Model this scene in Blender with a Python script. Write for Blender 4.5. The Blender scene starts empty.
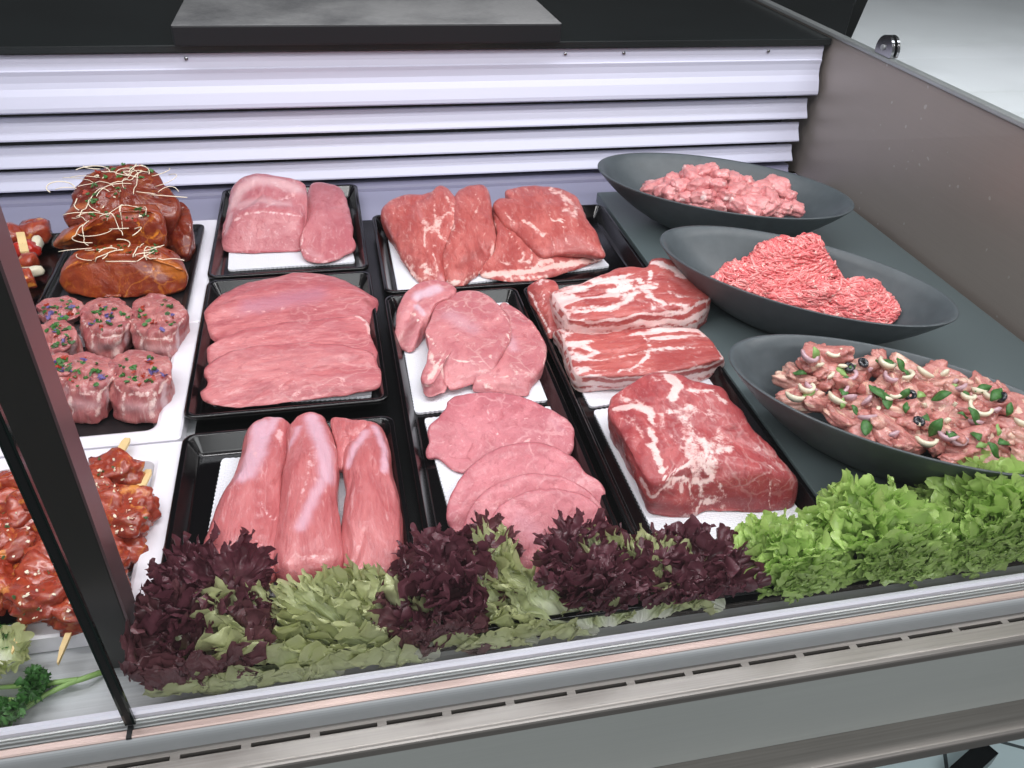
import bpy, bmesh, math, random
import numpy as np
from mathutils import Vector, Matrix, noise
from mathutils.bvhtree import BVHTree
PI = math.pi
S = bpy.context.scene
COL = S.collection

# ------------------------------------------------------------------ camera
FPX = 828.0
_c = np.array([512.0, 384.0])
dX = np.array([4800-512, 0-384, FPX]); dX /= np.linalg.norm(dX)
dY = np.array([298-512, -220-384, FPX]); dY -= dX*(dX@dY); dY /= np.linalg.norm(dY)
dZ = np.cross(dX, dY)
RW = np.array([dX, dY, dZ])                 # camera (x right, y down, z ahead) -> world
CAMZ = .625
cam_data = bpy.data.cameras.new('camera')
cam = bpy.data.objects.new('camera', cam_data)
COL.objects.link(cam)
cam_data.sensor_width = 36; cam_data.lens = FPX/1024*36; cam_data.clip_start = .01
m = Matrix.Identity(4)
for r in range(3):
    m[r][0] = RW[r][0]; m[r][1] = -RW[r][1]; m[r][2] = -RW[r][2]
m[2][3] = CAMZ
cam.matrix_world = m
S.camera = cam

# ------------------------------------------------------------------ light
w = bpy.data.worlds.new('world'); S.world = w; w.use_nodes = True
bg = w.node_tree.nodes['Background']
bg.inputs['Color'].default_value = (.93, .96, 1, 1); bg.inputs['Strength'].default_value = .17

def area(name, loc, rot, sx, sy, power, color=(1, 1, 1)):
    l = bpy.data.lights.new(name, 'AREA'); l.shape = 'RECTANGLE'; l.size = sx; l.size_y = sy
    l.energy = power; l.color = color
    o = bpy.data.objects.new(name, l); o.location = loc; o.rotation_euler = rot; COL.objects.link(o)
    return o
# fluorescent strip of the counter's canopy, above the front glass, then an added fill lamp for the counter's front faces
area('canopy_light', (.3, .62, 1.05), (math.radians(12), 0, 0), 2.4, .12, 17, (1, .97, .98))
area('canopy_light', (.3, 1.15, 1.02), (math.radians(8), 0, 0), 2.4, .10, 8.5, (.93, .95, 1))
area('front_fill_light', (.3, -1.7, 2.1), (math.radians(40), 0, 0), 3.0, 1.0, 46, (.97, .98, 1))
S.view_settings.view_transform = 'Standard'; S.view_settings.look = 'None'
S.view_settings.gamma = 1; S.view_settings.use_curve_mapping = False
S.view_settings.exposure = 0.0

# ------------------------------------------------------------------ geometry helpers
def ray(px, py): return RW @ np.array([px-_c[0], py-_c[1], FPX])
def P(px, py, z=0.0):
    """world point at height z that was measured at this place of the photograph"""
    d = ray(px, py); t = (z-CAMZ)/d[2]
    return Vector((d[0]*t, d[1]*t, z))
def onY(px, py, Y):
    d = ray(px, py); t = Y/d[1]
    return Vector((d[0]*t, Y, CAMZ+d[2]*t))

def tag(o, label=None, cat=None, group=None, kind=None):
    if label: o['label'] = label
    if cat: o['category'] = cat
    if group: o['group'] = group
    if kind: o['kind'] = kind
    return o
def empty(name, loc, label=None, cat=None, group=None, kind=None, rz=0):
    o = bpy.data.objects.new(name, None); o.location = loc; o.rotation_euler.z = rz
    o.empty_display_size = .02
    COL.objects.link(o)
    return tag(o, label, cat, group, kind)
def link_mesh(name, me, mats, parent=None, smooth=True):
    o = bpy.data.objects.new(name, me)
    if not isinstance(mats, (list, tuple)): mats = [mats]
    for mm in mats: me.materials.append(mm)
    if smooth:
        for p in me.polygons: p.use_smooth = True
    COL.objects.link(o)
    if parent is not None:
        o.parent = parent
        o.matrix_parent_inverse = Matrix.Translation(parent.location).inverted() if parent.rotation_euler.z == 0 else (Matrix.Translation(parent.location) @ Matrix.Rotation(parent.rotation_euler.z, 4, 'Z')).inverted()
    return o
def from_pydata(name, V, F, mats, parent=None, smooth=True, attrs=None, recenter=True):
    me = bpy.data.meshes.new(name)
    V = [tuple(v) for v in V]
    me.from_pydata(V, [], F); me.update()
    if attrs:
        for k, a in attrs.items():
            at = me.attributes.new(k, 'FLOAT', 'POINT'); at.data.foreach_set('value', np.asarray(a, dtype=np.float32))
    o = link_mesh(name, me, mats, parent, smooth)
    if recenter and parent is None:
        A = np.array(V); c = Vector(((A[:, 0].min()+A[:, 0].max())/2, (A[:, 1].min()+A[:, 1].max())/2, A[:, 2].min()))
        me.transform(Matrix.Translation(-c)); o.location = c
    return o
def bm_obj(name, bm, mats, parent=None, smooth=False):
    bmesh.ops.recalc_face_normals(bm, faces=bm.faces)
    me = bpy.data.meshes.new(name); bm.to_mesh(me); bm.free()
    o = link_mesh(name, me, mats, parent, smooth)
    if parent is None:
        n = len(me.vertices); A = np.zeros(n*3); me.vertices.foreach_get('co', A); A = A.reshape(-1, 3)
        c = Vector(((A[:, 0].min()+A[:, 0].max())/2, (A[:, 1].min()+A[:, 1].max())/2, A[:, 2].min()))
        me.transform(Matrix.Translation(-c)); o.location = c
    return o
def box_bm(x0, x1, y0, y1, z0, z1, bev=0.0, bm=None, seg=2):
    b = bm or bmesh.new()
    t = bmesh.ops.create_cube(b, size=1)
    for v in t['verts']:
        v.co = Vector((x0+(v.co.x+.5)*(x1-x0), y0+(v.co.y+.5)*(y1-y0), z0+(v.co.z+.5)*(z1-z0)))
    if bev > 0:
        es = set(e for v in t['verts'] for e in v.link_edges)
        bmesh.ops.bevel(b, geom=list(es), offset=bev, segments=seg, affect='EDGES', profile=.6)
    return b
def profile_x(prof, x0, x1, bm=None, closed=True):
    """extrude a (y,z) profile along X"""
    b = bm or bmesh.new()
    A = [b.verts.new((x0, y, z)) for y, z in prof]; B = [b.verts.new((x1, y, z)) for y, z in prof]
    n = len(prof)
    for i in range(n if closed else n-1):
        j = (i+1) % n
        b.faces.new((A[i], A[j], B[j], B[i]))
    if closed:
        b.faces.new(A[::-1]); b.faces.new(B)
    return b
def rrect(cx, cy, hx, hy, r, n=6):
    out = []
    for k, (sx, sy) in enumerate(((1, 1), (-1, 1), (-1, -1), (1, -1))):
        for i in range(n+1):
            a = PI/2*k + PI/2*i/n
            out.append((cx+sx*(hx-r)+r*math.cos(a), cy+sy*(hy-r)+r*math.sin(a)))
    return out
def loops_bm(loops, cap_first=True, cap_last=True, bm=None):
    b = bm or bmesh.new(); prev = None; first = None
    for lp in loops:
        vs = [b.verts.new(p) for p in lp]
        if prev:
            n = len(vs)
            for i in range(n): b.faces.new((prev[i], prev[(i+1) % n], vs[(i+1) % n], vs[i]))
        else: first = vs
        prev = vs
    if cap_first: b.faces.new(first[::-1])
    if cap_last: b.faces.new(prev)
    return b
def tube_bm(pts, r, n=8, bm=None, r_end=None):
    b = bm or bmesh.new(); pts = [Vector(p) for p in pts]; prev = None
    up = Vector((0, 0, 1))
    for i, p in enumerate(pts):
        d = (pts[min(i+1, len(pts)-1)]-pts[max(i-1, 0)]).normalized()
        a = d.cross(up)
        if a.length < 1e-3: a = d.cross(Vector((1, 0, 0)))
        a.normalize(); c = d.cross(a)
        t = i/(len(pts)-1); rr = r if r_end is None else r+(r_end-r)*t
        vs = [b.verts.new(p+rr*(math.cos(2*PI*k/n)*a+math.sin(2*PI*k/n)*c)) for k in range(n)]
        if prev:
            for k in range(n): b.faces.new((prev[k], prev[(k+1) % n], vs[(k+1) % n], vs[k]))
        else: b.faces.new(vs[::-1])
        prev = vs
    b.faces.new(prev)
    return b

# ------------------------------------------------------------------ materials
def lin(c):
    if isinstance(c, str):
        c = [int(c[i:i+2], 16)/255 for i in (0, 2, 4)]
    return tuple((x/12.92 if x <= .04045 else ((x+.055)/1.055)**2.4) for x in c)+(1,)
class N:
    def __init__(s, name):
        s.m = bpy.data.materials.new(name); s.m.use_nodes = True; s.t = s.m.node_tree; s.n = s.t.nodes
        s.b = s.n['Principled BSDF']; s.out = s.n['Material Output']
    def add(s, typ, **k):
        x = s.n.new(typ)
        for a, v in k.items():
            if a.startswith('_'): setattr(x, a[1:], v)
            else:
                x.inputs[a.replace('__', ' ')].default_value = v
        return x
    def L(s, a, b): s.t.links.new(a, b)
    def set(s, **k):
        for a, v in k.items(): s.b.inputs[a.replace('__', ' ')].default_value = v
    def coord(s, scale=(1, 1, 1), rot=(0, 0, 0), kind='Object'):
        c = s.add('ShaderNodeTexCoord'); mp = s.add('ShaderNodeMapping', Scale=scale, Rotation=rot)
        s.L(c.outputs[kind], mp.inputs['Vector']); return mp.outputs[0]
    def noise(s, vec, scale=5, detail=4, rough=.55, dist=0):
        x = s.add('ShaderNodeTexNoise', Scale=scale, Detail=detail, Roughness=rough, Distortion=dist)
        s.L(vec, x.inputs['Vector']); return x.outputs['Fac']
    def ramp(s, fac, stops):
        r = s.add('ShaderNodeValToRGB'); e = r.color_ramp.elements
        while len(e) > 1: e.remove(e[-1])
        e[0].position = stops[0][0]; e[0].color = stops[0][1]
        for p, c in stops[1:]:
            q = e.new(p); q.color = c
        s.L(fac, r.inputs[0]); return r.outputs[0]
    def math(s, op, a, b=0.0, c=None):
        x = s.add('ShaderNodeMath', _operation=op)
        for i, v in enumerate((a, b) if c is None else (a, b, c)):
            if isinstance(v, (int, float)): x.inputs[i].default_value = v
            else: s.L(v, x.inputs[i])
        return x.outputs[0]
    def mix(s, fac, a, b, blend='MIX'):
        x = s.add('ShaderNodeMix', _data_type='RGBA', _blend_type=blend)
        for i, v in ((0, fac), (6, a), (7, b)):
            if isinstance(v, (int, float)): x.inputs[i].default_value = v
            elif isinstance(v, tuple): x.inputs[i].default_value = v
            else: s.L(v, x.inputs[i])
        return x.outputs[2]
    def attr(s, name):
        x = s.add('ShaderNodeAttribute', _attribute_name=name); return x.outputs['Fac']
    def sstep(s, v, lo, hi):
        x = s.add('ShaderNodeMapRange', _interpolation_type='SMOOTHSTEP'); x.inputs['From Min'].default_value = lo; x.inputs['From Max'].default_value = hi
        s.L(v, x.inputs['Value']); return x.outputs[0]
    def bump(s, h, strength=.3, dist=.001, normal=None):
        x = s.add('ShaderNodeBump', Strength=strength, Distance=dist); s.L(h, x.inputs['Height'])
        if normal is not None: s.L(normal, x.inputs['Normal'])
        s.L(x.outputs[0], s.b.inputs['Normal']); return x.outputs[0]

def simple(name, col, rough=.5, metal=0, spec=.5, bump=0, bscale=200, var=0, coat=0):
    n = N(name); c = lin(col); n.set(Base__Color=c, Roughness=rough, Metallic=metal)
    n.b.inputs['Specular IOR Level'].default_value = spec; n.b.inputs['Coat Weight'].default_value = coat
    v = n.coord()
    f = n.noise(v, bscale, 3)
    if var:
        n.L(n.ramp(f, [(.3, tuple(x*(1-var) for x in c[:3])+(1,)), (.7, tuple(min(1, x*(1+var)) for x in c[:3])+(1,))]), n.b.inputs['Base Color'])
    if bump: n.bump(f, bump, .0005)
    return n.m
def steel(name, col, rough=.32, axis='x', streak=.25, spots=False, metal=.85):
    n = N(name); c = lin(col); n.set(Metallic=metal)
    sc = {'x': (2, 160, 160), 'y': (160, 2, 160), 'z': (160, 160, 2)}[axis]
    f = n.noise(n.coord(sc), 3, 4, .6)
    big = n.noise(n.coord(), 4, 3)
    d = tuple(x*(1-streak) for x in c[:3])+(1,); b = tuple(min(1, x*(1+streak*.6)) for x in c[:3])+(1,)
    colr = n.mix(.45, n.ramp(f, [(.3, d), (.7, b)]), n.ramp(big, [(.3, d), (.75, b)]))
    if spots:
        sp = n.sstep(n.noise(n.coord(), 70, 1), .74, .77)
        colr = n.mix(n.math('MULTIPLY', sp, .6), colr, (.55, .52, .5, 1))
    n.L(colr, n.b.inputs['Base Color'])
    r = n.add('ShaderNodeMapRange'); r.inputs['To Min'].default_value = rough*.75; r.inputs['To Max'].default_value = rough*1.3
    n.L(f, r.inputs['Value']); n.L(r.outputs[0], n.b.inputs['Roughness'])
    n.bump(f, .08, .0003)
    return n.m

def deepen(c, k):
    v = [int(c[i:i+2], 16) for i in (0, 2, 4)]
    return '%02X%02X%02X' % tuple(int(x*(k+.03*(i == 0))) for i, x in enumerate(v))
def meat(name, lean, lean2, fat, fibre=(1, 1, 1), rot=(0, 0, 0), scale=26, vein=.0, film='DCA8B8', rough=.36, coat=.2, spark=0.0):
    n = N(name); lean, lean2 = deepen(lean, .91), deepen(lean2, .87)
    v = n.coord(fibre, rot)
    a = n.noise(v, scale, 6, .62, .8); b = n.noise(n.coord(), 14, 3)
    base = n.mix(n.sstep(a, .38, .62), lin(lean), lin(lean2))
    base = n.mix(n.math('MULTIPLY', n.sstep(b, .4, .65), .5), base, lin(lean2))
    fine = n.noise(n.coord(fibre, rot), scale*5, 5, .75, .5)
    mid = n.noise(n.coord(fibre, rot), scale*2.2, 5, .7, 1.5)
    base = n.mix(n.math('MULTIPLY', n.sstep(fine, .52, .75), .32), base, lin(fat))
    base = n.mix(n.math('MULTIPLY', n.sstep(mid, .57, .70), .42), base, lin(fat))
    dkc = tuple(x*y for x, y in zip(lin(lean2)[:3], (.82, .62, .64)))+(1,)
    base = n.mix(n.math('MULTIPLY', n.math('SUBTRACT', 1.0, n.sstep(mid, .32, .47)), .7), base, dkc)
    if vein:
        vo = n.add('ShaderNodeTexVoronoi', _feature='DISTANCE_TO_EDGE', Scale=22.0)
        wv = n.add('ShaderNodeTexNoise', Scale=30.0, Detail=3.0)
        n.L(n.coord(), wv.inputs['Vector'])
        mx = n.mix(.04, n.coord(fibre, rot), wv.outputs['Color'])
        n.L(mx, vo.inputs['Vector'])
        ve = n.math('SUBTRACT', 1.0, n.sstep(vo.outputs['Distance'], .0, .045))
        ve = n.math('MULTIPLY', ve, n.sstep(b, .42, .62))
        base = n.mix(n.math('MULTIPLY', ve, vein), base, lin(fat))
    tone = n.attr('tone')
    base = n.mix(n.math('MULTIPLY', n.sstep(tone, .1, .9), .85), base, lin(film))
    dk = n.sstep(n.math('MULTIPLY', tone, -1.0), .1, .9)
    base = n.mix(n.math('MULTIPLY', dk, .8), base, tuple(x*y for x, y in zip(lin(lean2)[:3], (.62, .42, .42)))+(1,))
    fm = n.math('ADD', n.attr('fat'), n.math('MULTIPLY', n.math('SUBTRACT', n.noise(n.coord(), 110, 5, .7), .5), 1.5))
    fm = n.sstep(fm, .38, .72)
    fcol = n.mix(n.sstep(n.noise(n.coord(), 45, 3), .35, .75), lin(fat), tuple(x*y for x, y in zip(lin(fat)[:3], (.97, .80, .80)))+(1,))
    n.L(n.mix(fm, base, fcol), n.b.inputs['Base Color'])
    n.set(Roughness=rough); n.b.inputs['Coat Weight'].default_value = coat; n.b.inputs['Coat Roughness'].default_value = .18
    n.b.inputs['Subsurface Weight'].default_value = .12; n.b.inputs['Subsurface Radius'].default_value = (1, .35, .25)
    n.b.inputs['Subsurface Scale'].default_value = .006
    h = n.math('ADD', n.math('ADD', n.math('MULTIPLY', a, .8), n.math('MULTIPLY', mid, .45)), n.math('MULTIPLY', fine, .30))
    n.bump(h, .8, .0030)
    return n.m

M = {}
M['deck'] = simple('dark_deck', '0B0B0C', .25, spec=.5)
M['white_deck'] = steel('pale_steel_deck', 'B9BCBF', .45, metal=.25)
M['black_plastic'] = simple('black_plastic', '070507', .16, spec=.55)
M['slate'] = simple('black_slate_inlay', '121214', .35, bump=.1)
M['white_melamine'] = simple('white_melamine', 'E9E6EE', .3, coat=.3)
M['steel'] = steel('brushed_steel', 'A39E99', .38, metal=.7)
M['steel_front'] = steel('brushed_steel_front', 'B9BEBA', .5, streak=.08, metal=.1)
M['steel_wall'] = steel('brushed_steel_wall', 'A0968F', .42, 'y', .08, True, .45)
M['alu'] = steel('aluminium_profile', 'A9ADAD', .38, metal=.45)
M['trim_white'] = simple('white_lip', 'D5D6E2', .35)
M['pink_strip'] = steel('satin_strip', 'D9C3BB', .5, streak=.08)
M['grey_round'] = simple('grey_bumper', 'A9ADAF', .45)
M['dark_groove'] = simple('dark_groove', '1A1C1D', .5)
M['louvre'] = simple('lavender_aluminium', 'CFCFE2', .42, spec=.5)
M['back_plate'] = simple('grey_lavender_plate', '9C9BB2', .35)
M['worktop'] = simple('dark_worktop', '161A1B', .22, spec=.5, var=.25, bscale=6)
M['board_side'] = simple('cutting_board_edge', '08090F', .4)
M['bowl'] = simple('charcoal_melamine', '4A5155', .42, bump=.06, bscale=60, var=.10)
M['riser'] = simple('slate_green_acrylic', '5A6567', .3, spec=.4)
M['post'] = simple('anodised_dark_post', '343331', .3, metal=.3)
M['post_side'] = simple('post_side_reflection', '6E595C', .3, metal=.4)  # brown stands for the meat reflected in the dark post
M['wood'] = simple('pale_wood', 'E2C58F', .6, var=.15, bscale=40)
M['chrome'] = simple('chrome', 'A9A9AC', .18, metal=1)
M['white_wall'] = simple('white_counter', 'DADDE0', .35, var=.04, bscale=8)
M['aisle'] = simple('shaded_aisle_floor', '4E5151', .6, var=.1, bscale=5)  # shade put into the colour to thin the haze mirrored in the glass
n = N('pale_floor_tile'); n.set(Roughness=.35)
bt = n.add('ShaderNodeTexBrick', Scale=1.0, Color1=lin('CFE3E5'), Color2=lin('C4DBDE'), Mortar=lin('4B5557')); bt.offset = 0
bt.inputs['Brick Width'].default_value = .3; bt.inputs['Row Height'].default_value = .3; bt.inputs['Mortar Size'].default_value = .004
n.L(n.coord((1, 1, 1), (0, 0, .5)), bt.inputs['Vector']); n.L(bt.outputs['Color'], n.b.inputs['Base Color']); M['floor'] = n.m
M['sprout'] = simple('pale_sprout', 'F3E6CF', .4)
M['red_stain'] = simple('red_flake', 'A03018', .5)

n = N('worn_board_top'); n.set(Roughness=.42)
f = n.noise(n.coord((1, 1, 1)), 5, 6, .65); g = n.noise(n.coord((30, 200, 1), (0, 0, .3)), 4, 3)
n.L(n.mix(.3, n.ramp(f, [(.3, lin('4A4B4E')), (.62, lin('A09F9F'))]), n.ramp(g, [(.35, lin('45464A')), (.7, lin('ABAAA8'))])), n.b.inputs['Base Color'])
n.bump(g, .2, .0004); M['board_top'] = n.m

n = N('waffle_pad'); n.set(Base__Color=lin('EEEFF6'), Roughness=.75)
v = n.coord((1, 1, 1))
bt = n.add('ShaderNodeTexBrick', Scale=1.0, Color1=(1, 1, 1, 1), Color2=(1, 1, 1, 1), Mortar=(0, 0, 0, 1))
bt.offset = .5
bt.inputs['Brick Width'].default_value = .006; bt.inputs['Row Height'].default_value = .003; bt.inputs['Mortar Size'].default_value = .0006; bt.inputs['Mortar Smooth'].default_value = 1
n.L(v, bt.inputs['Vector']); n.bump(bt.outputs['Color'], .6, .0012); M['pad'] = n.m

# clear glass: a thin dielectric sheet, transparent with a Fresnel mirror (Schlick, the same from both sides)
def sheet_glass(name, tint):
    n = N(name); gl = n.add('ShaderNodeBsdfGlossy', Roughness=.02, Color=(1, 1, 1, 1)); tr = n.add('ShaderNodeBsdfTransparent', Color=tint)
    ge = n.add('ShaderNodeNewGeometry'); dt = n.add('ShaderNodeVectorMath', _operation='DOT_PRODUCT')
    n.L(ge.outputs['Incoming'], dt.inputs[0]); n.L(ge.outputs['Normal'], dt.inputs[1])
    c = n.math('ABSOLUTE', dt.outputs['Value']); p = n.math('POWER', n.math('SUBTRACT', 1.0, c), 5.0)
    fr = n.math('MULTIPLY_ADD', p, .90, .055)
    mx = n.add('ShaderNodeMixShader')
    n.L(fr, mx.inputs[0]); n.L(tr.outputs[0], mx.inputs[1]); n.L(gl.outputs[0], mx.inputs[2]); n.L(mx.outputs[0], n.out.inputs[0])
    return n.m
M['glass'] = sheet_glass('clear_glass', (.985, .995, .99, 1))
M['side_glass'] = sheet_glass('side_glass', (.95, .975, .965, 1))
M['glass_edge'] = simple('dark_glass_edge', '16211F', .1, spec=.7)

M['loin'] = meat('pork_loin', 'D98C92', 'CF767F', 'EBC3C4', (1, .35, 1), scale=30, film='E9BDC0')
M['schnitzel'] = meat('pork_schnitzel', 'DB8488', 'C96B74', 'EEC0BE', (.35, 1.2, 1), scale=34, film='B8788A', rough=.32, vein=.25)
M['shoulder'] = meat('pork_shoulder', 'D4766F', 'C25B58', 'EFC6BE', (1, .3, 1), (0, 0, .4), scale=38, film='E0A7AC')
M['tender'] = meat('pork_tenderloin', 'DA8688', 'CE7074', 'EDC0C2', (1.2, .22, 1), scale=40, film='DDB2C2', rough=.28, coat=.35)
M['chop'] = meat('pork_chop', 'DE9397', 'D27F87', 'F0CFC8', (1, 1, 1), scale=22, film='D9B9C6', vein=.25)
M['steak'] = meat('pork_steak', 'DC8790', 'D07782', 'F0BDBE', (1, .8, 1), scale=30, film='C99BAA', vein=.35)
M['belly'] = meat('pork_belly', 'D2716A', 'BF5654', 'F1D6D3', (.35, 1, 1), scale=34, film='F0DDE0')
M['roast'] = meat('pork_neck_roast', 'C65F60', 'B24A50', 'EFCFCB', (1, .5, 1), (0, 0, .8), scale=34, film='E6B5B0', vein=.3)
M['marinade'] = meat('paprika_marinated_pork', 'A8481F', '8B3118', 'D9852A', (1, 1, 1), scale=18, film='C9742A', rough=.3, coat=.5, vein=.4)
M['marinade_dark'] = meat('herbed_marinated_pork', '8E3A22', '73241A', 'C27A3A', (1, 1, 1), scale=18, film='B06038', rough=.28, coat=.5, vein=.3)
M['kebab'] = meat('glazed_kebab_meat', 'B84A2E', '96301F', 'D98F40', (1, 1, 1), scale=30, film='C8702A', rough=.18, coat=.8)
M['medallion'] = meat('bacon_wrapped_pork', 'D08A86', 'B8686A', 'ECD2CC', (1, 1, .2), scale=26, film='DCC0C4', rough=.3, coat=.3)
M['chunk'] = meat('diced_pork', 'F0A9A8', 'E48F92', 'F2CECC', (1, 1, 1), scale=30, rough=.3, coat=.3)
M['stirfry'] = meat('marinated_pork_strips', 'D9978E', 'C67A74', 'E8C2AE', (1, 1, 1), scale=40, rough=.25, coat=.5)
M['stirfry_pale'] = meat('pale_marinated_strips', 'E0AC9E', 'C98F84', 'EBCDB8', (1, 1, 1), scale=40, rough=.25, coat=.5)
M['onion'] = simple('red_onion', 'C8A3AC', .25, var=.3, bscale=60, coat=.4)
M['onion_white'] = simple('white_onion', 'E6DDC4', .3, var=.1, bscale=60, coat=.4)
M['olive'] = simple('dark_olive', '20232B', .2, coat=.5)
M['herb'] = simple('chopped_herb', '3B5A2E', .5, var=.3, bscale=300)
M['herb_dark'] = simple('parsley_green', '3C6B30', .5, var=.35, bscale=300)
M['petal'] = simple('violet_petal', '66588F', .5, var=.3, bscale=300)
M['stem'] = simple('green_stem', '86A860', .35, var=.15, bscale=30)
M['tomato'] = simple('tomato_red', 'B52A1E', .2, coat=.6)

n = N('minced_pork')
a = n.noise(n.coord(), 160, 2); rnd = n.attr('tone')
c = n.mix(n.sstep(rnd, .3, .9), lin('D9686A'), lin('E88E8C')); c = n.mix(n.sstep(a, .58, .72), c, lin('F4C6BE'))
n.L(c, n.b.inputs['Base Color']); n.set(Roughness=.35); n.b.inputs['Coat Weight'].default_value = .2; n.bump(a, .4, .001)
M['mince'] = n.m

def leafmat(name, stem, mid, tip, t0=.25, t1=.6):
    n = N(name); r = n.attr('tip')
    q = n.math('ADD', r, n.math('MULTIPLY', n.math('SUBTRACT', n.noise(n.coord(), 35, 4), .5), .55))
    col = n.ramp(q, [(.05, lin(stem)), (t0, lin(mid)), (t1, lin(tip)), (1, lin(tip))])
    n.L(col, n.b.inputs['Base Color']); n.set(Roughness=.34)
    n.b.inputs['Coat Weight'].default_value = .25
    tl = n.add('ShaderNodeBsdfTranslucent'); n.L(col, tl.inputs['Color'])
    mx = n.add('ShaderNodeMixShader'); mx.inputs[0].default_value = .38
    n.L(n.b.outputs[0], mx.inputs[1]); n.L(tl.outputs[0], mx.inputs[2]); n.L(mx.outputs[0], n.out.inputs[0])
    n.bump(n.noise(n.coord((1, 1, 1)), 120, 4, .6), .6, .0015)
    return n.m
M['green_leaf'] = leafmat('green_curly_lettuce', 'F2F5E2', 'DBE9B0', 'BEDB82', .3, .85)
M['red_leaf'] = leafmat('red_oak_lettuce', 'CFD6A6', 'A69C74', '7A4E54', .16, .52)
M['red_dark_leaf'] = leafmat('dark_red_lettuce', 'B9A58C', '90646A', '6F404B', .14, .5)
M['mixed_leaf'] = leafmat('green_red_lettuce', 'F6F8E8', 'E2EBBC', 'C6CB96', .45, 1.0)

# ------------------------------------------------------------------ meat builder
def resample_polar(pts, n, c=None):
    """closed star-shaped outline -> n points at even angles, z carried along"""
    A = np.array([[p[0], p[1], p[2]] for p in pts])
    m_ = len(A); out = []
    for i in range(m_):                                     # Catmull-Rom smoothing
        p0, p1, p2, p3 = A[(i-1) % m_], A[i], A[(i+1) % m_], A[(i+2) % m_]
        for k in range(8):
            t = k/8
            out.append(.5*((2*p1)+(-p0+p2)*t+(2*p0-5*p1+4*p2-p3)*t*t+(-p0+3*p1-3*p2+p3)*t**3))
    A = np.array(out)
    if c is None: c = (A.min(0)+A.max(0))/2
    # even arc length between angle-aligned starts keeps concave outlines usable
    ang = np.unwrap(np.arctan2(A[:, 1]-c[1], A[:, 0]-c[0]))
    if ang[-1] < ang[0]: A = A[::-1]
    ang = np.arctan2(A[:, 1]-c[1], A[:, 0]-c[0])
    s = int(np.argmin(np.abs(ang+PI/2))); A = np.roll(A, -s, axis=0)
    B = np.vstack([A, A[:1]]); seg = np.linalg.norm(np.diff(B[:, :2], axis=0), axis=1)
    L = np.concatenate([[0], np.cumsum(seg)])
    # blend of angular and arc-length spacing
    u = np.linspace(0, L[-1], n, endpoint=False)
    return np.stack([np.interp(u, L, B[:, k]) for k in range(3)], 1), c

def fbm(p, f, o=3):
    return noise.fractal(Vector(p)*f, .9, 2.0, o)

def build_body(V, F, name, mat, label, cat, group=None, parent=None, amp=.0015, freq=28, fat=(), groove=(), film=(), dark=(), fatfn=None, seed=0, zmin=None, lump=0, aniso=(1, 1, 1), marb=None):
    V = np.array(V, dtype=float)
    me = bpy.data.meshes.new('t'); me.from_pydata([tuple(v) for v in V], [], F); me.update()
    bm = bmesh.new(); bm.from_mesh(me); bmesh.ops.recalc_face_normals(bm, faces=bm.faces); bm.normal_update()
    NN = np.array([v.normal[:] for v in bm.verts])
    bvh = BVHTree.FromBMesh(bm); bm.free(); bpy.data.meshes.remove(me)
    def hits(pts):
        out = []
        for i in range(len(pts)-1):
            for k in range(8):
                t = k/8; px = pts[i][0]*(1-t)+pts[i+1][0]*t; py = pts[i][1]*(1-t)+pts[i+1][1]*t
                d = Vector(ray(px, py)).normalized()
                h = bvh.ray_cast(Vector((0, 0, CAMZ)), d)
                if h[0] is not None: out.append(h[0][:])
        return np.array(out)
    WV = V+np.array([noise.noise_vector(Vector(v)*70+Vector((seed, 0, 0)))[:] for v in V])*.0022+np.array([noise.noise_vector(Vector(v)*220)[:] for v in V])*.0009
    def field(lines, wob=.35):
        r = np.zeros(len(V))
        for pts, wd, st in lines:
            H = hits(pts)
            if len(H) == 0: continue
            d = np.full(len(V), 9.)
            for i in range(0, len(H)):
                d = np.minimum(d, np.linalg.norm(WV-H[i], axis=1))
            r = np.maximum(r, st*np.exp(-(d/wd)**2))
        return r
    fa = field([(p, w_, s_*1.0) for p, w_, s_ in fat]) if fat else np.zeros(len(V))
    if fatfn is not None: fa = np.maximum(fa, np.array([fatfn(V[i], NN[i]) for i in range(len(V))]))
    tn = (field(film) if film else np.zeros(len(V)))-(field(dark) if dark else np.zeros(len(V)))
    g = field(groove) if groove else np.zeros(len(V))
    gd = g
    disp = np.array([fbm(((v[0]+seed)*aniso[0], v[1]*aniso[1], v[2]*1.5*aniso[2]), freq, 4) for v in V])*amp
    if lump: disp += np.array([fbm((v[0]+seed+5, v[1], v[2]), freq*.4, 1) for v in V])*lump
    if marb:
        ms, mf, ma = marb[:3]
        for i, v in enumerate(V):
            q = Vector(((v[0]+seed)*ma[0], v[1]*ma[1], v[2]*ma[2]))*mf
            q += noise.noise_vector(q*.8)*.7
            t = 1-min(1, abs(noise.noise(q))*(marb[3] if len(marb) > 3 else 7))
            k = max(0, noise.noise(q*.35+Vector((3, 3, 3)))+.45)
            fa[i] = max(fa[i], ms*t*min(1, k*1.6))
    V2 = V+NN*(disp-gd)[:, None]
    if zmin is not None: V2[:, 2] = np.maximum(V2[:, 2], zmin)
    o = from_pydata(name, V2, F, mat, parent, True, {'fat': fa, 'tone': tn})
    me = o.data; bm = bmesh.new(); bm.from_mesh(me); bmesh.ops.recalc_face_normals(bm, faces=bm.faces); bm.to_mesh(me); bm.free()
    tag(o, label, cat, group)
    return o

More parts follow.
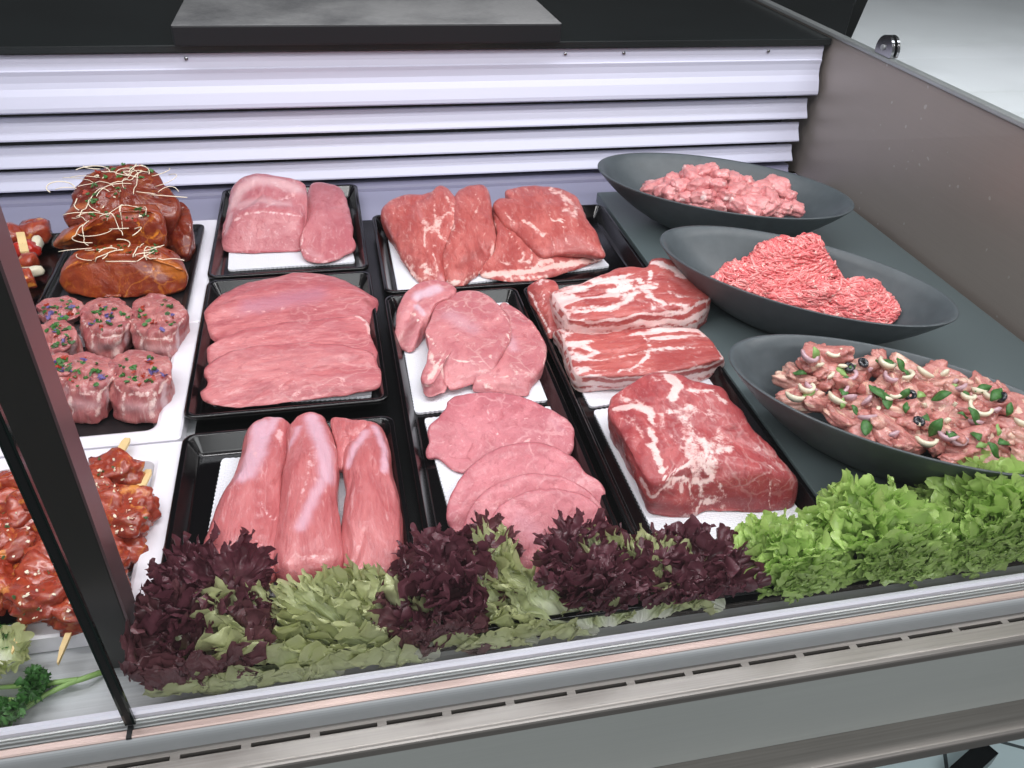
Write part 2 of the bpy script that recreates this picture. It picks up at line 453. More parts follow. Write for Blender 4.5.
def blob(name, mat, sil, z0, dome=.01, inner=None, n=170, base_in=.94, bulge=.002, rings=14, label=None, cat='meat', group=None, edge=.55, zc=None, ragged=0, **k):
    """closed body: base on z0, widest line through the measured outline, top surface over it"""
    W = [P(*p) for p in sil]
    E, c = resample_polar(W, n)
    seed = k.get('seed', 0)
    if ragged:
        for i in range(n):
            a = 2*PI*i/n
            q = 1+ragged*noise.fractal(Vector((math.cos(a)*3+seed, math.sin(a)*3, seed)), .8, 2, 4)
            E[i, :2] = c[:2]+(E[i, :2]-c[:2])*q
    V = []; F = []
    def ring(R):
        s = len(V); V.extend(R.tolist()); return s
    rs = []
    base = E.copy(); base[:, :2] = c[:2]+(E[:, :2]-c[:2])*base_in; base[:, 2] = np.minimum(z0, E[:, 2])
    cb = len(V); V.append([c[0], c[1], z0])
    for t in (.35, .7, .93): 
        R = base.copy(); R[:, :2] = c[:2]+(base[:, :2]-c[:2])*t; rs.append(ring(R))
    rs.append(ring(base))
    for t in (.2, .45, .7, .88):
        R = base*(1-t)+E*t; q = math.sin(t*PI/2); R[:, :2] = base[:, :2]+(E[:, :2]-base[:, :2])*q
        rs.append(ring(R))
    rs.append(ring(E))
    top = E
    if inner is not None:
        WI = [P(*p) for p in inner]; I, ci = resample_polar(WI, n)
        for t in np.linspace(0, 1, 12)[1:]:
            R = E*(1-t)+I*t; b = math.sin(PI*t)*bulge
            dirv = E[:, :2]-ci[:2]; dirv /= np.linalg.norm(dirv, axis=1)[:, None]+1e-9
            R[:, :2] += dirv*b; R[:, 2] += b*.7
            rs.append(ring(R))
        top = I; c2 = ci
    else: c2 = c
    zcen = (top[:, 2].mean() if zc is None else zc)
    FT = np.fft.fft(top, axis=0); fq = np.fft.fftfreq(n)*n
    for j in range(1, rings+1):
        t = (j/rings)
        t = t**1.25 if inner is None else t
        if j == rings: break
        sm = np.real(np.fft.ifft(FT*np.exp(-.5*(fq*t*.55)**2)[:, None], axis=0))     # inner lines lose the outline's notches
        R = sm.copy(); R[:, :2] = sm[:, :2]*(1-t)+np.array(c2[:2])*t
        R[:, 2] = sm[:, 2]*(1-t)+zcen*t + dome*(max(0, 1-(1-t)**2))**edge
        rs.append(ring(R))
    ct = len(V); V.append([c2[0], c2[1], zcen+dome])
    for a, b in zip(rs, rs[1:]):
        for i in range(n):
            j = (i+1) % n; F.append((a+i, a+j, b+j, b+i))
    for i in range(n):
        j = (i+1) % n; F.append((cb, rs[0]+j, rs[0]+i)); F.append((ct, rs[-1]+i, rs[-1]+j))
    return build_body(V, F, name, mat, label, cat, group, zmin=z0, **k)

def loft(name, mat, secs, z0, label=None, cat='meat', group=None, n=72, steps=60, flat=.0, lean=0, round_ends=(.3, .3), **k):
    """lengthwise body: secs = [(left px, right px, height)] read at the ground"""
    L = np.array([P(*s[0], z0)[:] for s in secs]); R = np.array([P(*s[1], z0)[:] for s in secs]); H = np.array([s[2] for s in secs])
    m_ = len(secs); u = np.linspace(0, m_-1, steps)
    def cr(A, x):
        i = int(min(math.floor(x), m_-2)); t = x-i
        g = lambda q: A[max(0, min(m_-1, q))]
        p0, p1, p2, p3 = g(i-1), g(i), g(i+1), g(i+2)
        return .5*((2*p1)+(-p0+p2)*t+(2*p0-5*p1+4*p2-p3)*t*t+(-p0+3*p1-3*p2+p3)*t**3)
    V = []; F = []; rs = []
    cut = k.pop('cut', False)
    for j, x in enumerate(u):
        l, r, h = cr(L, x), cr(R, x), cr(H, x)
        tt = j/(steps-1); sc = 1.0
        for e, q in ((round_ends[0], tt), (round_ends[1], 1-tt)):
            if e > 0 and q < e*.35: sc *= math.sqrt(max(.02, 1-(1-q/(e*.35))**2))
        c = (l+r)/2; a = (r-l)/2
        rs.append(len(V))
        for i in range(n):
            th = 2*PI*i/n
            cx = math.cos(th); sy = math.sin(th)
            if sy >= 0: yy = abs(sy)**.85
            else: yy = -.32*abs(sy)**.5
            x_ = math.copysign(abs(cx)**.85, cx)
            # widest line sits at a third of the height
            zz = z0+h*(.30+.70*yy) if sy >= 0 else z0+h*(.30+yy*.30/.32)
            zz = z0+(zz-z0)*(.25+.75*sc)
            p = c+a*x_*sc*(1 if sy >= 0 else 1-.12*abs(sy))
            V.append([p[0], p[1]+lean*(zz-z0)*(1-tt), zz])
    for a_, b_ in zip(rs, rs[1:]):
        for i in range(n):
            j = (i+1) % n; F.append((a_+i, a_+j, b_+j, b_+i))
    for a_, flip in ((rs[0], True), (rs[-1], False)):
        prev = a_; A = np.array(V[a_:a_+n]); c = A.mean(0)
        for t in (.12, .3, .5, .7, .88):
            s = len(V); RR = A*(1-t)+c*t; V.extend(RR.tolist())
            for i in range(n):
                j = (i+1) % n; F.append((prev+i, s+i, s+j, prev+j) if flip else (prev+i, prev+j, s+j, s+i))
            prev = s
        cc = len(V); V.append(c.tolist())
        for i in range(n):
            j = (i+1) % n; F.append((prev+j, prev+i, cc) if flip else (prev+i, prev+j, cc))
    return build_body(V, F, name, mat, label, cat, group, zmin=z0, **k)

# ------------------------------------------------------------------ the setting
b = box_bm(-3, 4, .25, 4, -.93, -.90)
fl = bm_obj('floor', b, M['floor']); tag(fl, kind='structure')
fl = bm_obj('floor', box_bm(-3, 4, -2.5, .25, -.93, -.90), M['aisle']); tag(fl, kind='structure')  # unseen aisle floor, toned for what the front glass mirrors
bw = bm_obj('added_wall_back', box_bm(-3, 4, 3.2, 3.3, -.90, 3.0), simple('dark_reflection_wall', '2A2E2D', .6)); tag(bw, kind='structure')  # unseen wall, added so that the worktop mirrors something dark

# ------------------------------------------------------------------ the refrigerated counter
XE = .945; XL = -1.3
cs = empty('refrigerated_counter', (.1, .95, -.88), 'brushed steel refrigerated butcher counter with louvred back wall and clear front glass', 'display counter')
bm_obj('deck', box_bm(-.185, XE, .458, 1.51, -.03, 0), M['deck'], cs)
bm_obj('deck_front_strip', box_bm(-.185, XE, .43, .458, -.03, .0), M['white_deck'], cs)
bm_obj('pale_deck', box_bm(XL, -.185, .43, 1.51, -.03, 0.0), M['white_deck'], cs)
bm_obj('end_panel', box_bm(XE, XE+.022, .40, 1.92, -.2, .272, .002), M['steel_wall'], cs)
ed = bm_obj('edge_cap', box_bm(XE-.004, XE+.012, .40, 1.92, .272, .279, .0015), M['alu'], cs)
# back wall: lower panel with a fold, then bull-nosed louvres
pr = [(1.505, -.03), (1.505, -.012), (1.498, -.006), (1.498, .006), (1.502, .010), (1.502, .017), (1.53, .017), (1.53, -.03)]
bm_obj('back_panel', profile_x(pr, XL, XE-.02), M['back_plate'], cs)
bm_obj('back_ledge', box_bm(-.80, XE-.002, 1.372, 1.4975, -.001, .0004), M['back_plate'], cs)
bm_obj('back_void', box_bm(XL, XE-.002, 1.60, 1.62, -.03, .256), M['deck'], cs)
bm_obj('void_floor', box_bm(XL, XE-.002, 1.51, 1.60, -.03, -.02), M['deck'], cs)
def louvre(zb, zt, x1):
    h = zt-zb
    p = [(1.506, zt), (1.502, zt-.001), (1.499, zb+h*.62), (1.4975, zb+h*.55), (1.4865, zb+.0035), (1.4865, zb+.001), (1.488, zb), (1.492, zb), (1.506, zb+h*.4)]
    b = profile_x(p, XL, x1)
    return b
for i, (zb, zt, x1) in enumerate(((.118, .154, .931), (.072, .106, .925), (.031, .061, .921))):
    o = bm_obj('louvre', louvre(zb, zt, x1), M['louvre'], cs)
# broad top louvre with its concave upper band
p = [(1.500, .166), (1.480, .166), (1.477, .169), (1.4775, .175), (1.484, .192), (1.490, .202), (1.4925, .211), (1.4925, .222), (1.491, .229), (1.493, .231), (1.495, .240), (1.495, .254), (1.506, .254), (1.506, .18)]
tl = bm_obj('top_louvre', profile_x(p, XL, .935), M['louvre'], cs)
for x in (-.22, .425, .535, .90 - .08):
    b = bmesh.new(); bmesh.ops.create_uvsphere(b, u_segments=12, v_segments=8, radius=.0032)
    bmesh.ops.transform(b, matrix=Matrix.Translation((x, 1.4925, .246)) @ Matrix.Diagonal((1, .5, 1, 1)), verts=b.verts)
    bm_obj('screw', b, M['chrome'], cs, True)
# worktop behind
b = box_bm(XL, XE-.004, 1.484, 2.6, .257, .270, .002)
bm_obj('worktop', b, M['worktop'], cs)
sp = [(XE+.022, 1.487), (1.192, 1.828), (1.75, 2.6), (XE+.022, 2.6)]
b = loops_bm([[(x, y, .257) for x, y in sp], [(x, y, .270) for x, y in sp]])
bm_obj('side_worktop', b, M['worktop'], cs)
# front rail, glass channel and bumper
def rail(name, prof, mat, x0=XL, x1=1.25):
    b = profile_x(prof, x0, x1); return bm_obj(name, b, mat, cs)
rail('inner_lip', [(.4345, .000), (.4335, .021), (.4285, .023), (.4265, .021), (.4265, .000)], M['trim_white'])
rail('glass_channel', [(.4265, .0), (.4265, .017), (.4245, .0165), (.4242, .0145), (.4228, .0145), (.4225, .012), (.4212, .0115), (.4212, -.01), (.4265, -.01)], M['alu'])
rail('channel_gasket', [(.4212, -.01), (.4212, .0100), (.4198, .0100), (.4198, -.01)], M['dark_groove'])
rail('satin_strip', [(.4198, -.01), (.4198, .0125), (.4185, .0135), (.4135, .0135), (.4125, .0125), (.4125, -.01)], M['pink_strip'])
pts = [(.4125, -.012), (.4125, .0115)]+[(.4125-.004*math.sin(a), .0015+.010*math.cos(a)) for a in np.linspace(.1, PI/2, 6)]+[(.4085, -.012)]
rail('bumper', pts, M['grey_round'])
# slotted air strip: steel top with real slots, rolled edge and front apron
YA, YB, ZT = .4125, .3855, -.006
xs = []; X0 = -.159-.0541*20; pitch = .0541
while X0 < 1.2: xs.append((X0, X0+.0465)); X0 += pitch
b = bmesh.new()
def quad(x0, x1, y0, y1, z):
    vs = [b.verts.new(q) for q in ((x0, y0, z), (x1, y0, z), (x1, y1, z), (x0, y1, z))]; b.faces.new(vs)
ys0, ys1 = .3995, .4032
quad(XL, 1.25, ys1, YA, ZT); quad(XL, 1.25, YB, ys0, ZT)
px = XL
for a, c in xs:
    quad(px, a, ys0, ys1, ZT); px = c
    for (u0, v0, u1, v1) in ((a, ys0, c, ys0), (c, ys0, c, ys1), (c, ys1, a, ys1), (a, ys1, a, ys0)):
        b.faces.new([b.verts.new(q) for q in ((u0, v0, ZT), (u1, v1, ZT), (u1, v1, ZT-.012), (u0, v0, ZT-.012))])
quad(px, 1.25, ys0, ys1, ZT)
bmesh.ops.remove_doubles(b, verts=b.verts, dist=1e-5)
bm_obj('slotted_air_strip', b, M['steel'], cs)
bm_obj('slot_channel', box_bm(XL, 1.25, .392, .408, -.024, -.019), M['dark_groove'], cs)
pr = [(.3855, ZT)]+[(.3855-.005*math.sin(a), ZT-.005+.005*math.cos(a)) for a in np.linspace(.2, PI/2, 5)]+[(.3805, -.016), (.3855, -.016)]
rail('rolled_edge', pr, M['steel'])
rail('front_apron', [(.3815, -.0158), (.3815, -.118), (.388, -.118), (.388, -.0158)], M['steel_front'])
pr = [(.3815, -.1183), (.354, -.1183)]+[(.354-.004*math.sin(a), -.1223+.004*math.cos(a)) for a in np.linspace(.2, PI/2, 5)]+[(.350, -.134), (.3815, -.134)]
rail('lower_ledge', pr, M['steel'])
rail('plinth', [(.90, -.16), (.90, -.88), (.94, -.88), (.94, -.16)], M['steel_front'], XL, .9)
fa, fb = P(958, 775, -.86), P(990, 746, -.86); fd = (fb-fa).normalized(); fs = Vector((-fd.y, fd.x, 0))*.018
bm_obj('foot', loops_bm([[fa+fs+Vector((0, 0, z)), fa-fs+Vector((0, 0, z)), fb-fs+Vector((0, 0, z)), fb+fs+Vector((0, 0, z))] for z in (-.04, 0)]), M['deck'], cs)
bm_obj('underside', box_bm(XL, .967, .3815, 1.5, -.16, -.1342), M['steel_front'], cs)
# glass: two panes meeting in a dark joint; they lean a little towards the shopper
def pane(x0, x1):
    b = bmesh.new(); y0, y1 = .4236, .398; z0, z1 = .0145, .62; t = .006
    vs = [b.verts.new(q) for q in ((x0, y0, z0), (x1, y0, z0), (x1, y1, z1), (x0, y1, z1))]
    f = b.faces.new(vs)
    return b
for x0, x1, nm in ((XL, -.1985, 'glass_pane'), (-.1905, .93, 'glass_pane')):
    o = bm_obj(nm, pane(x0, x1), M['glass'], cs)
def gedge(x0, x1):
    b = bmesh.new(); y0, y1 = .4226, .397; z0, z1 = .0145, .62
    lo = [(x0, y0, z0), (x1, y0, z0), (x1, y0+.003, z0), (x0, y0+.003, z0)]
    hi = [(x0, y1, z1), (x1, y1, z1), (x1, y1+.003, z1), (x0, y1+.003, z1)]
    return loops_bm([lo, hi])
bm_obj('glass_edge', gedge(-.1985, -.1965), M['glass_edge'], cs)
bm_obj('glass_edge', gedge(-.1925, -.1905), M['glass_edge'], cs)
b = bmesh.new(); y0, y1 = .4226, .396
bm_obj('joint_seal', loops_bm([[(-.1966, y0, .0145), (-.1924, y0, .0145), (-.1924, y0+.003, .0145), (-.1966, y0+.003, .0145)], [(-.1966, y1, .62), (-.1924, y1, .62), (-.1924, y1+.003, .62), (-.1966, y1+.003, .62)]]), M['dark_groove'], cs)
bm_obj('joint_gap', box_bm(-.1965, -.1925, .4120, .4235, -.002, .0140), M['dark_groove'], cs)
# dark post; its side carries the meats' brown reflection as colour
bm_obj('post', box_bm(-.230, -.1985, .490, .516, 0, .62, .001), M['post'], cs)
bm_obj('post_side', box_bm(-.1985, -.1965, .490, .516, 0, .62), M['post_side'], cs)
# side glass standing on the end panel with its clamp
b = bmesh.new(); b.faces.new([b.verts.new(q) for q in ((XE+.005, .45, .279), (XE+.005, 1.46, .279), (XE+.005, 1.46, .62), (XE+.005, .45, .62))])
bm_obj('side_glass', b, M['side_glass'], cs)
cl = bmesh.new()
def disc(bm, cx, y, z, r, th, half=True):
    A = []; B = []
    for i in range(29):
        a = -.35+(PI+.70)*i/28
        A.append(bm.verts.new((cx-th/2, y+r*math.cos(a), z+r*math.sin(a)))); B.append(bm.verts.new((cx+th/2, y+r*math.cos(a), z+r*math.sin(a))))
    for i in range(28): bm.faces.new((A[i], A[i+1], B[i+1], B[i]))
    bm.faces.new((A[-1], A[0], B[0], B[-1])); bm.faces.new(A[::-1]); bm.faces.new(B)
cy_, cz_ = 1.325, .2885
disc(cl, XE+.000, cy_, cz_, .024, .005); disc(cl, XE+.0105, cy_, cz_, .024, .005)
ck = bm_obj('glass_clamp', cl, M['chrome'], cs)
sc_ = tube_bm([(XE-.0055, cy_+.002, cz_+.004), (XE-.0024, cy_+.002, cz_+.004)], .0045, 14)
o = bm_obj('clamp_screw', sc_, M['alu'], ck)

# white neighbouring counter seen past the end panel
b = bmesh.new()
top = [(XE+.034, .86), (2.6, .86), (2.6, 2.6), (1.77, 2.6), (XE+.034, 1.487)]
lo = [b.verts.new((x, y, -.3)) for x, y in top]; hi = [b.verts.new((x, y, .255)) for x, y in top]
for i in range(5): b.faces.new((lo[i], lo[(i+1) % 5], hi[(i+1) % 5], hi[i]))
b.faces.new(lo[::-1]); b.faces.new(hi)
tag(bm_obj('side_counter', b, M['white_wall']), 'white glossy counter surface beyond the steel end panel', 'counter')

# ------------------------------------------------------------------ cutting board on the worktop
b = box_bm(-.231, .408, 1.468, 1.90, .271, .303, .003)
b2 = tag(bm_obj('cutting_board', b, [M['board_side'], M['board_top']]), 'thick black cutting board with scuffed grey top lying on the dark worktop', 'cutting board')
for p in b2.data.polygons:
    if p.normal.z > .9: p.material_index = 1

# ------------------------------------------------------------------ trays
def tray(x0, x1, y0, y1, z0, zr, mat, label, wall=.010, lipw=.006, name='serving_tray', cat='tray', group=None, r=.014):
    cx, cy, hx, hy = (x0+x1)/2, (y0+y1)/2, (x1-x0)/2, (y1-y0)/2
    def lp(d, z): return [(x, y, z) for x, y in rrect(cx, cy, hx-d, hy-d, max(.003, r-d*.6))]
    loops = [lp(wall+.004, z0), lp(.004, zr-.006), lp(.0, zr-.005), lp(0, zr-.001), lp(.001, zr), lp(lipw-.001, zr), lp(lipw, zr-.0012), lp(lipw+wall*.85, z0+.008), lp(lipw+wall+.002, z0+.004)]
    b = loops_bm(loops); o = bm_obj(name, b, mat, None, True)
    me = o.data
    me.polygons.foreach_set('use_smooth', [len(p.vertices) == 4 for p in me.polygons])
    return tag(o, label, cat, group)
BP = M['black_plastic']
tray(-.196, .041, 1.146, 1.478, .0005, .025, BP, 'black plastic tray under the pork loin joint in the back row')
tray(-.194, .042, .806, 1.137, .0005, .025, BP, 'black plastic tray under the wide flat schnitzel slices')
tray(-.190, .044, .456, .776, .0005, .025, BP, 'black plastic tray under the three pork tenderloins')
tray(.058, .470, 1.066, 1.338, .0005, .025, BP, 'wide black plastic tray under the red shoulder cuts at the back')
tray(.056, .252, .456, 1.058, .0005, .025, BP, 'long black tray under the bone-in chops and round steaks')
tray(.260, .474, .456, 1.058, .0005, .025, BP, 'long black tray under the belly slabs and neck joint')

def pad(pts, z, label, z1=.003):
    W = [P(px, py, z+z1) for px, py in pts]           # four corners, drawn out into a scalloped edge
    out = []; r = .006
    for i in range(4):
        a, b_, c = W[i-1], W[i], W[(i+1) % 4]
        p = b_+(a-b_).normalized()*r; q = b_+(c-b_).normalized()*r
        for k in range(5):
            t = k/4; out.append((1-t)**2*p+2*t*(1-t)*b_+t*t*q)
        e = W[(i+1) % 4]; q2 = e+(b_-e).normalized()*r; L = (q2-q).length; nn = max(4, int(L/.003))
        nrm = Vector(((e-b_).y, -(e-b_).x, 0)).normalized()
        for k in range(1, nn): out.append(q+(q2-q)*(k/nn)+nrm*(.0006 if k % 2 else -.0006))
    b = loops_bm([[(p.x, p.y, z) for p in out], [(p.x, p.y, z+z1) for p in out]])
    return tag(bm_obj('absorbent_pad', b, M['pad']), label, 'meat pad')
PZ = .005
pad([(228, 270), (355, 262), (340, 200), (232, 205)], PZ, 'white absorbent pad under the pork loin joint')
pad([(212, 405), (372, 396), (352, 290), (226, 296)], PZ, 'white absorbent pad under the flat schnitzel slices')
pad([(195, 600), (385, 590), (368, 455), (222, 458)], PZ, 'white absorbent pad under the three tenderloins')
pad([(398, 291), (610, 266), (560, 212), (384, 216)], PZ, 'white absorbent pad under the shoulder cuts')
pad([(415, 413), (550, 400), (510, 298), (396, 303)], PZ, 'white absorbent pad under the bone-in chops')
pad([(470, 590), (628, 570), (553, 406), (424, 418)], PZ, 'white absorbent pad under the round steaks')
pad([(590, 407), (727, 389), (672, 283), (533, 292)], PZ, 'white absorbent pad under the belly slabs')
pad([(672, 570), (822, 533), (730, 393), (593, 410)], PZ, 'white absorbent pad under the neck joint')

# white frames with black inlays on the left
def frame(x0, x1, y0, y1, zt, holes, label):
    """white melamine surround: slab with rounded border and sunken wells"""
    b = bmesh.new()
    cx, cy, hx, hy = (x0+x1)/2, (y0+y1)/2, (x1-x0)/2, (y1-y0)/2
    root = empty('white_frame_tray', (cx, cy, .0005), label, 'tray')
    # strips between the wells, built as one ring per well
    n = len(holes); ys = [y0]+[(holes[i][3]+holes[i+1][2])/2 for i in range(n-1)]+[y1]
    b = bmesh.new()
    for i, (a0, a1, c0, c1) in enumerate(holes):
        Y0, Y1 = ys[i], ys[i+1]
        ccx, ccy, ahx, ahy = (a0+a1)/2, (c0+c1)/2, (a1-a0)/2, (c1-c0)/2
        ocx, ocy, ohx, ohy = (x0+x1)/2, (Y0+Y1)/2, (x1-x0)/2, (Y1-Y0)/2
        def O(d, z): return [(x, y, z) for x, y in rrect(ocx, ocy, ohx-d, ohy-d, .006)]
        def I(d, z): return [(x, y, z) for x, y in rrect(ccx, ccy, ahx-d, ahy-d, .012)]
        loops_bm([O(0, .0005), O(0, zt-.002), O(.002, zt), I(-.006, zt), I(-.002, zt-.002), I(0.004, .004)], True, True, b)
    bm_obj('frame', b, M['white_melamine'], root)
    return root
frame(-.405, -.194, .776, 1.362, .020, [(-.385, -.225, .800, 1.010), (-.385, -.225, 1.050, 1.325)], 'white frame tray at left holding the wrapped medallions and paprika joints')
frame(-.43, -.186, .518, .772, .020, [(-.405, -.218, .540, .742)], 'white frame tray behind the dark post holding glazed kebabs')
frame(-.66, -.436, .480, .74, .020, [(-.64, -.456, .495, .715)], 'white frame tray at the left edge beyond the dark post')
b = loops_bm([[(x, y, .0045) for x, y in rrect(-.305, .905, .074, .099, .012)], [(x, y, .008) for x, y in rrect(-.305, .905, .074, .099, .012)]])
tag(bm_obj('slate_inlay', b, M['slate']), 'black inlay plate under the herb topped medallions', 'plate')
b = loops_bm([[(x, y, .0045) for x, y in rrect(-.3115, .641, .085, .094, .012)], [(x, y, .008) for x, y in rrect(-.3115, .641, .085, .094, .012)]])
tag(bm_obj('slate_inlay', b, M['slate']), 'black inlay plate under the glazed kebabs beside the post', 'plate')
tray(-.400, -.213, 1.035, 1.325, .0205, .030, M['slate'], 'flat black tray under the stacked paprika joints', wall=.004, lipw=.004, r=.01)
tray(-.62, -.412, .98, 1.335, .0005, .022, BP, 'black tray with tomato skewers at the far left edge')

# ------------------------------------------------------------------ slate green riser and bowls
b = box_bm(.480, .935, .566, 1.402, .0008, .020, .002)
tag(bm_obj('display_riser', b, M['riser']), 'dark grey-green display riser under the three charcoal bowls', 'riser')
def bowl(c, a, bb, ang, zr, zb, label, tilt=0.0):
    n = 96; V = []; F = []
    root = None
    ca, sa = math.cos(ang), math.sin(ang)
    def ring(s, z, sx=1.0, ex=2.0):
        st = len(V)
        for i in range(n):
            t = 2*PI*i/n
            ct, st_ = math.cos(t), math.sin(t)
            # the boat: pointed tips, rim lifting towards them
            x = a*s*math.copysign(abs(ct)**(2/ex), ct); y = bb*s*math.copysign(abs(st_)**(2/ex), st_)
            V.append((x*ca-y*sa, x*sa+y*ca, z+tilt*x*s))
        return st
    rs = []
    prof = [(.30, 0.0), (.34, .0005), (.44, .06), (.58, .20), (.72, .40), (.84, .62), (.93, .82), (.985, .96), (1.0, 1.0)]
    H = zr-zb
    rs.append(ring(.02, 0))
    for s, z in prof: rs.append(ring(s, z*H))
    rs.append(ring(.999, H+.0012)); rs.append(ring(.985, H+.0012))
    for s, z in prof[::-1][1:]: rs.append(ring(s-.018*(1), z*H+.004))
    rs.append(ring(.02, .005))
    for p, q in zip(rs, rs[1:]):
        for i in range(n):
            j = (i+1) % n; F.append((p+i, p+j, q+j, q+i))
    F.append(tuple(range(rs[0], rs[0]+n))[::-1]); F.append(tuple(range(rs[-1], rs[-1]+n)))
    o = from_pydata('serving_bowl', V, F, M['bowl'], recenter=False); o.location = (c[0], c[1], zb)
    return tag(o, label, 'bowl', None)
ZR = .105
BC = {1: ((.633, 1.216), .213, .118, math.radians(-33)), 2: ((.614, .905), .203, .104, math.radians(-43)), 3: ((.589, .614), .196, .100, math.radians(-38))}
bowl(*BC[1][:1], BC[1][1], BC[1][2], BC[1][3], ZR, .0205, 'oval charcoal bowl furthest back, holding diced pork')
bowl(*BC[2][:1], BC[2][1], BC[2][2], BC[2][3], ZR, .0205, 'middle oval charcoal bowl holding minced meat')
bowl(*BC[3][:1], BC[3][1], BC[3][2], BC[3][3], ZR, .0205, 'oval charcoal bowl nearest the green lettuce, holding marinated strips')
# ------------------------------------------------------------------ cuts of pork
LO, SC, SH, TE, CH, ST, BE, RO = (M[k] for k in ('loin', 'schnitzel', 'shoulder', 'tender', 'chop', 'steak', 'belly', 'roast'))
z0 = .0085
def px(l, z=None): return [(a, b, c) for a, b, c in l]

# back tray: loin joint with its cut face to the front, and a loin slice lying beside it
blob('pork_loin_joint', LO,
     [(221, 240, .013), (224, 250, .010), (240, 253, .010), (262, 253, .010), (285, 252, .010), (301, 250, .011), (304, 232, .03), (307, 213, .05), (307, 192, .06), (303, 183, .065), (285, 177, .07), (262, 174, .07), (248, 175, .068), (236, 182, .06), (230, 195, .045), (227, 215, .025)],
     z0, dome=.010, base_in=.93, bulge=.001,
     inner=[(223, 236, .020), (228, 226, .036), (238, 216, .052), (258, 212.5, .060), (280, 213, .060), (300, 216, .054), (304, 213, .052), (305, 195, .062), (300, 185, .067), (283, 179, .073), (262, 176.5, .073), (249, 178, .071), (238, 185, .064), (232, 196, .050), (228, 215, .033)],
     label='large pork loin joint with pale fat cap, left of the slice in the back tray', group=None, amp=.0016, freq=35,
     fat=[([(224, 232), (232, 221), (245, 214), (262, 212), (285, 213), (303, 217)], .0035, .8), ([(232, 205), (240, 188), (258, 180)], .012, .55), ([(268, 205), (290, 196), (298, 188)], .010, .6), ([(285, 192), (270, 178)], .009, .55), ([(240, 208), (262, 204)], .007, .5)],
     film=[([(232, 205), (240, 190), (255, 180), (280, 182), (298, 190)], .02, .75), ([(240, 205), (262, 200), (290, 205)], .014, .6), ([(226, 232), (231, 212)], .008, .7)], seed=1)
blob('pork_loin_slice', LO,
     [(301, 236, .03), (306, 212, .034), (308, 190, .038), (313, 183, .04), (325, 183, .04), (340, 188, .04), (346, 198, .038), (350, 213, .034), (353, 226, .030), (353, 237, .026), (356, 245, .020), (353, 251, .017), (346, 254, .016), (338, 259, .014), (322, 263, .013), (306, 260, .014), (301, 250, .02)],
     z0, dome=.012, base_in=.90, label='thick pork loin slice lying right of the loin joint', amp=.0012, freq=40,
     fat=[([(302, 245), (303, 225), (308, 200), (310, 187)], .003, .85), ([(303, 250), (320, 262), (335, 259)], .0035, .7)], film=[([(308, 250), (322, 258)], .008, .5)], seed=2)

# wide flat slices
G1 = None
blob('pork_schnitzel', SC,
     [(205, 311, .024), (220, 296, .03), (245, 284, .034), (275, 277, .036), (300, 272, .037), (330, 276, .036), (355, 286, .034), (373, 296, .03), (378, 303, .024), (370, 325, .014), (340, 335, .012), (290, 345, .012), (225, 345, .011), (210, 337, .011), (204, 325, .014)],
     z0, dome=.006, base_in=.96, inner=[(209, 314, .030), (222, 303, .035), (247, 290, .040), (275, 283, .042), (300, 279, .043), (330, 281, .042), (352, 290, .040), (366, 300, .034), (364, 312, .026), (350, 326, .020), (300, 335, .018), (240, 337, .018), (215, 332, .018), (208, 325, .02)],
     label='rearmost of the flat schnitzel slices, thick with a dark purplish centre', group=None, amp=.0014, freq=45, ragged=.012,
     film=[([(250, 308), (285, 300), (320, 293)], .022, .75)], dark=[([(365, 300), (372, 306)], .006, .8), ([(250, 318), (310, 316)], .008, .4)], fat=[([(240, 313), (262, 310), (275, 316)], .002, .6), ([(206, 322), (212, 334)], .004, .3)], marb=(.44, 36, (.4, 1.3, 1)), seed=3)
blob('pork_schnitzel', SC,
     [(207, 352, .030), (212, 343, .036), (240, 331, .042), (270, 325, .044), (300, 321, .045), (330, 318, .045), (358, 316, .043), (367, 322, .038), (372, 340, .030), (377, 360, .020), (340, 372, .014), (280, 378, .014), (225, 378, .013), (210, 366, .02)],
     .012, dome=.005, base_in=.97, label='middle schnitzel slice lying over the rearmost one, its right end pale', amp=.0016, freq=45, ragged=.014,
     fat=[([(357, 317), (367, 322), (370, 335)], .003, .9)], dark=[([(300, 330), (340, 333)], .006, .25)], groove=[([(225, 342), (290, 334), (345, 332)], .004, .0015)], marb=(.44, 36, (.4, 1.3, 1)), seed=4)
blob('pork_schnitzel', SC,
     [(203, 369, .034), (212, 362, .038), (230, 352, .046), (265, 345, .049), (305, 343, .049), (340, 345, .046), (365, 350, .040), (374, 356, .034), (380, 370, .026), (382, 382, .022), (376, 389, .018), (355, 393, .016), (325, 398, .014), (300, 402, .012), (260, 408, .012), (225, 409, .012), (209, 404, .013), (202, 393, .018), (207, 383, .024)],
     .014, dome=.005, base_in=.965, label='frontmost schnitzel slice, widest, with a crease along its front', amp=.0018, freq=45, ragged=.018,
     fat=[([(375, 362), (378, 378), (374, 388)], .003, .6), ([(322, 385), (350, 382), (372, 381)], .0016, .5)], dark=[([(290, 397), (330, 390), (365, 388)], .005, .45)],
     groove=[([(242, 401), (262, 392), (300, 375), (330, 366)], .004, .0022), ([(215, 383), (235, 378), (260, 380)], .005, .0015), ([(290, 390), (330, 384), (370, 380)], .0035, .0018)], marb=(.44, 36, (.4, 1.3, 1)), seed=5)

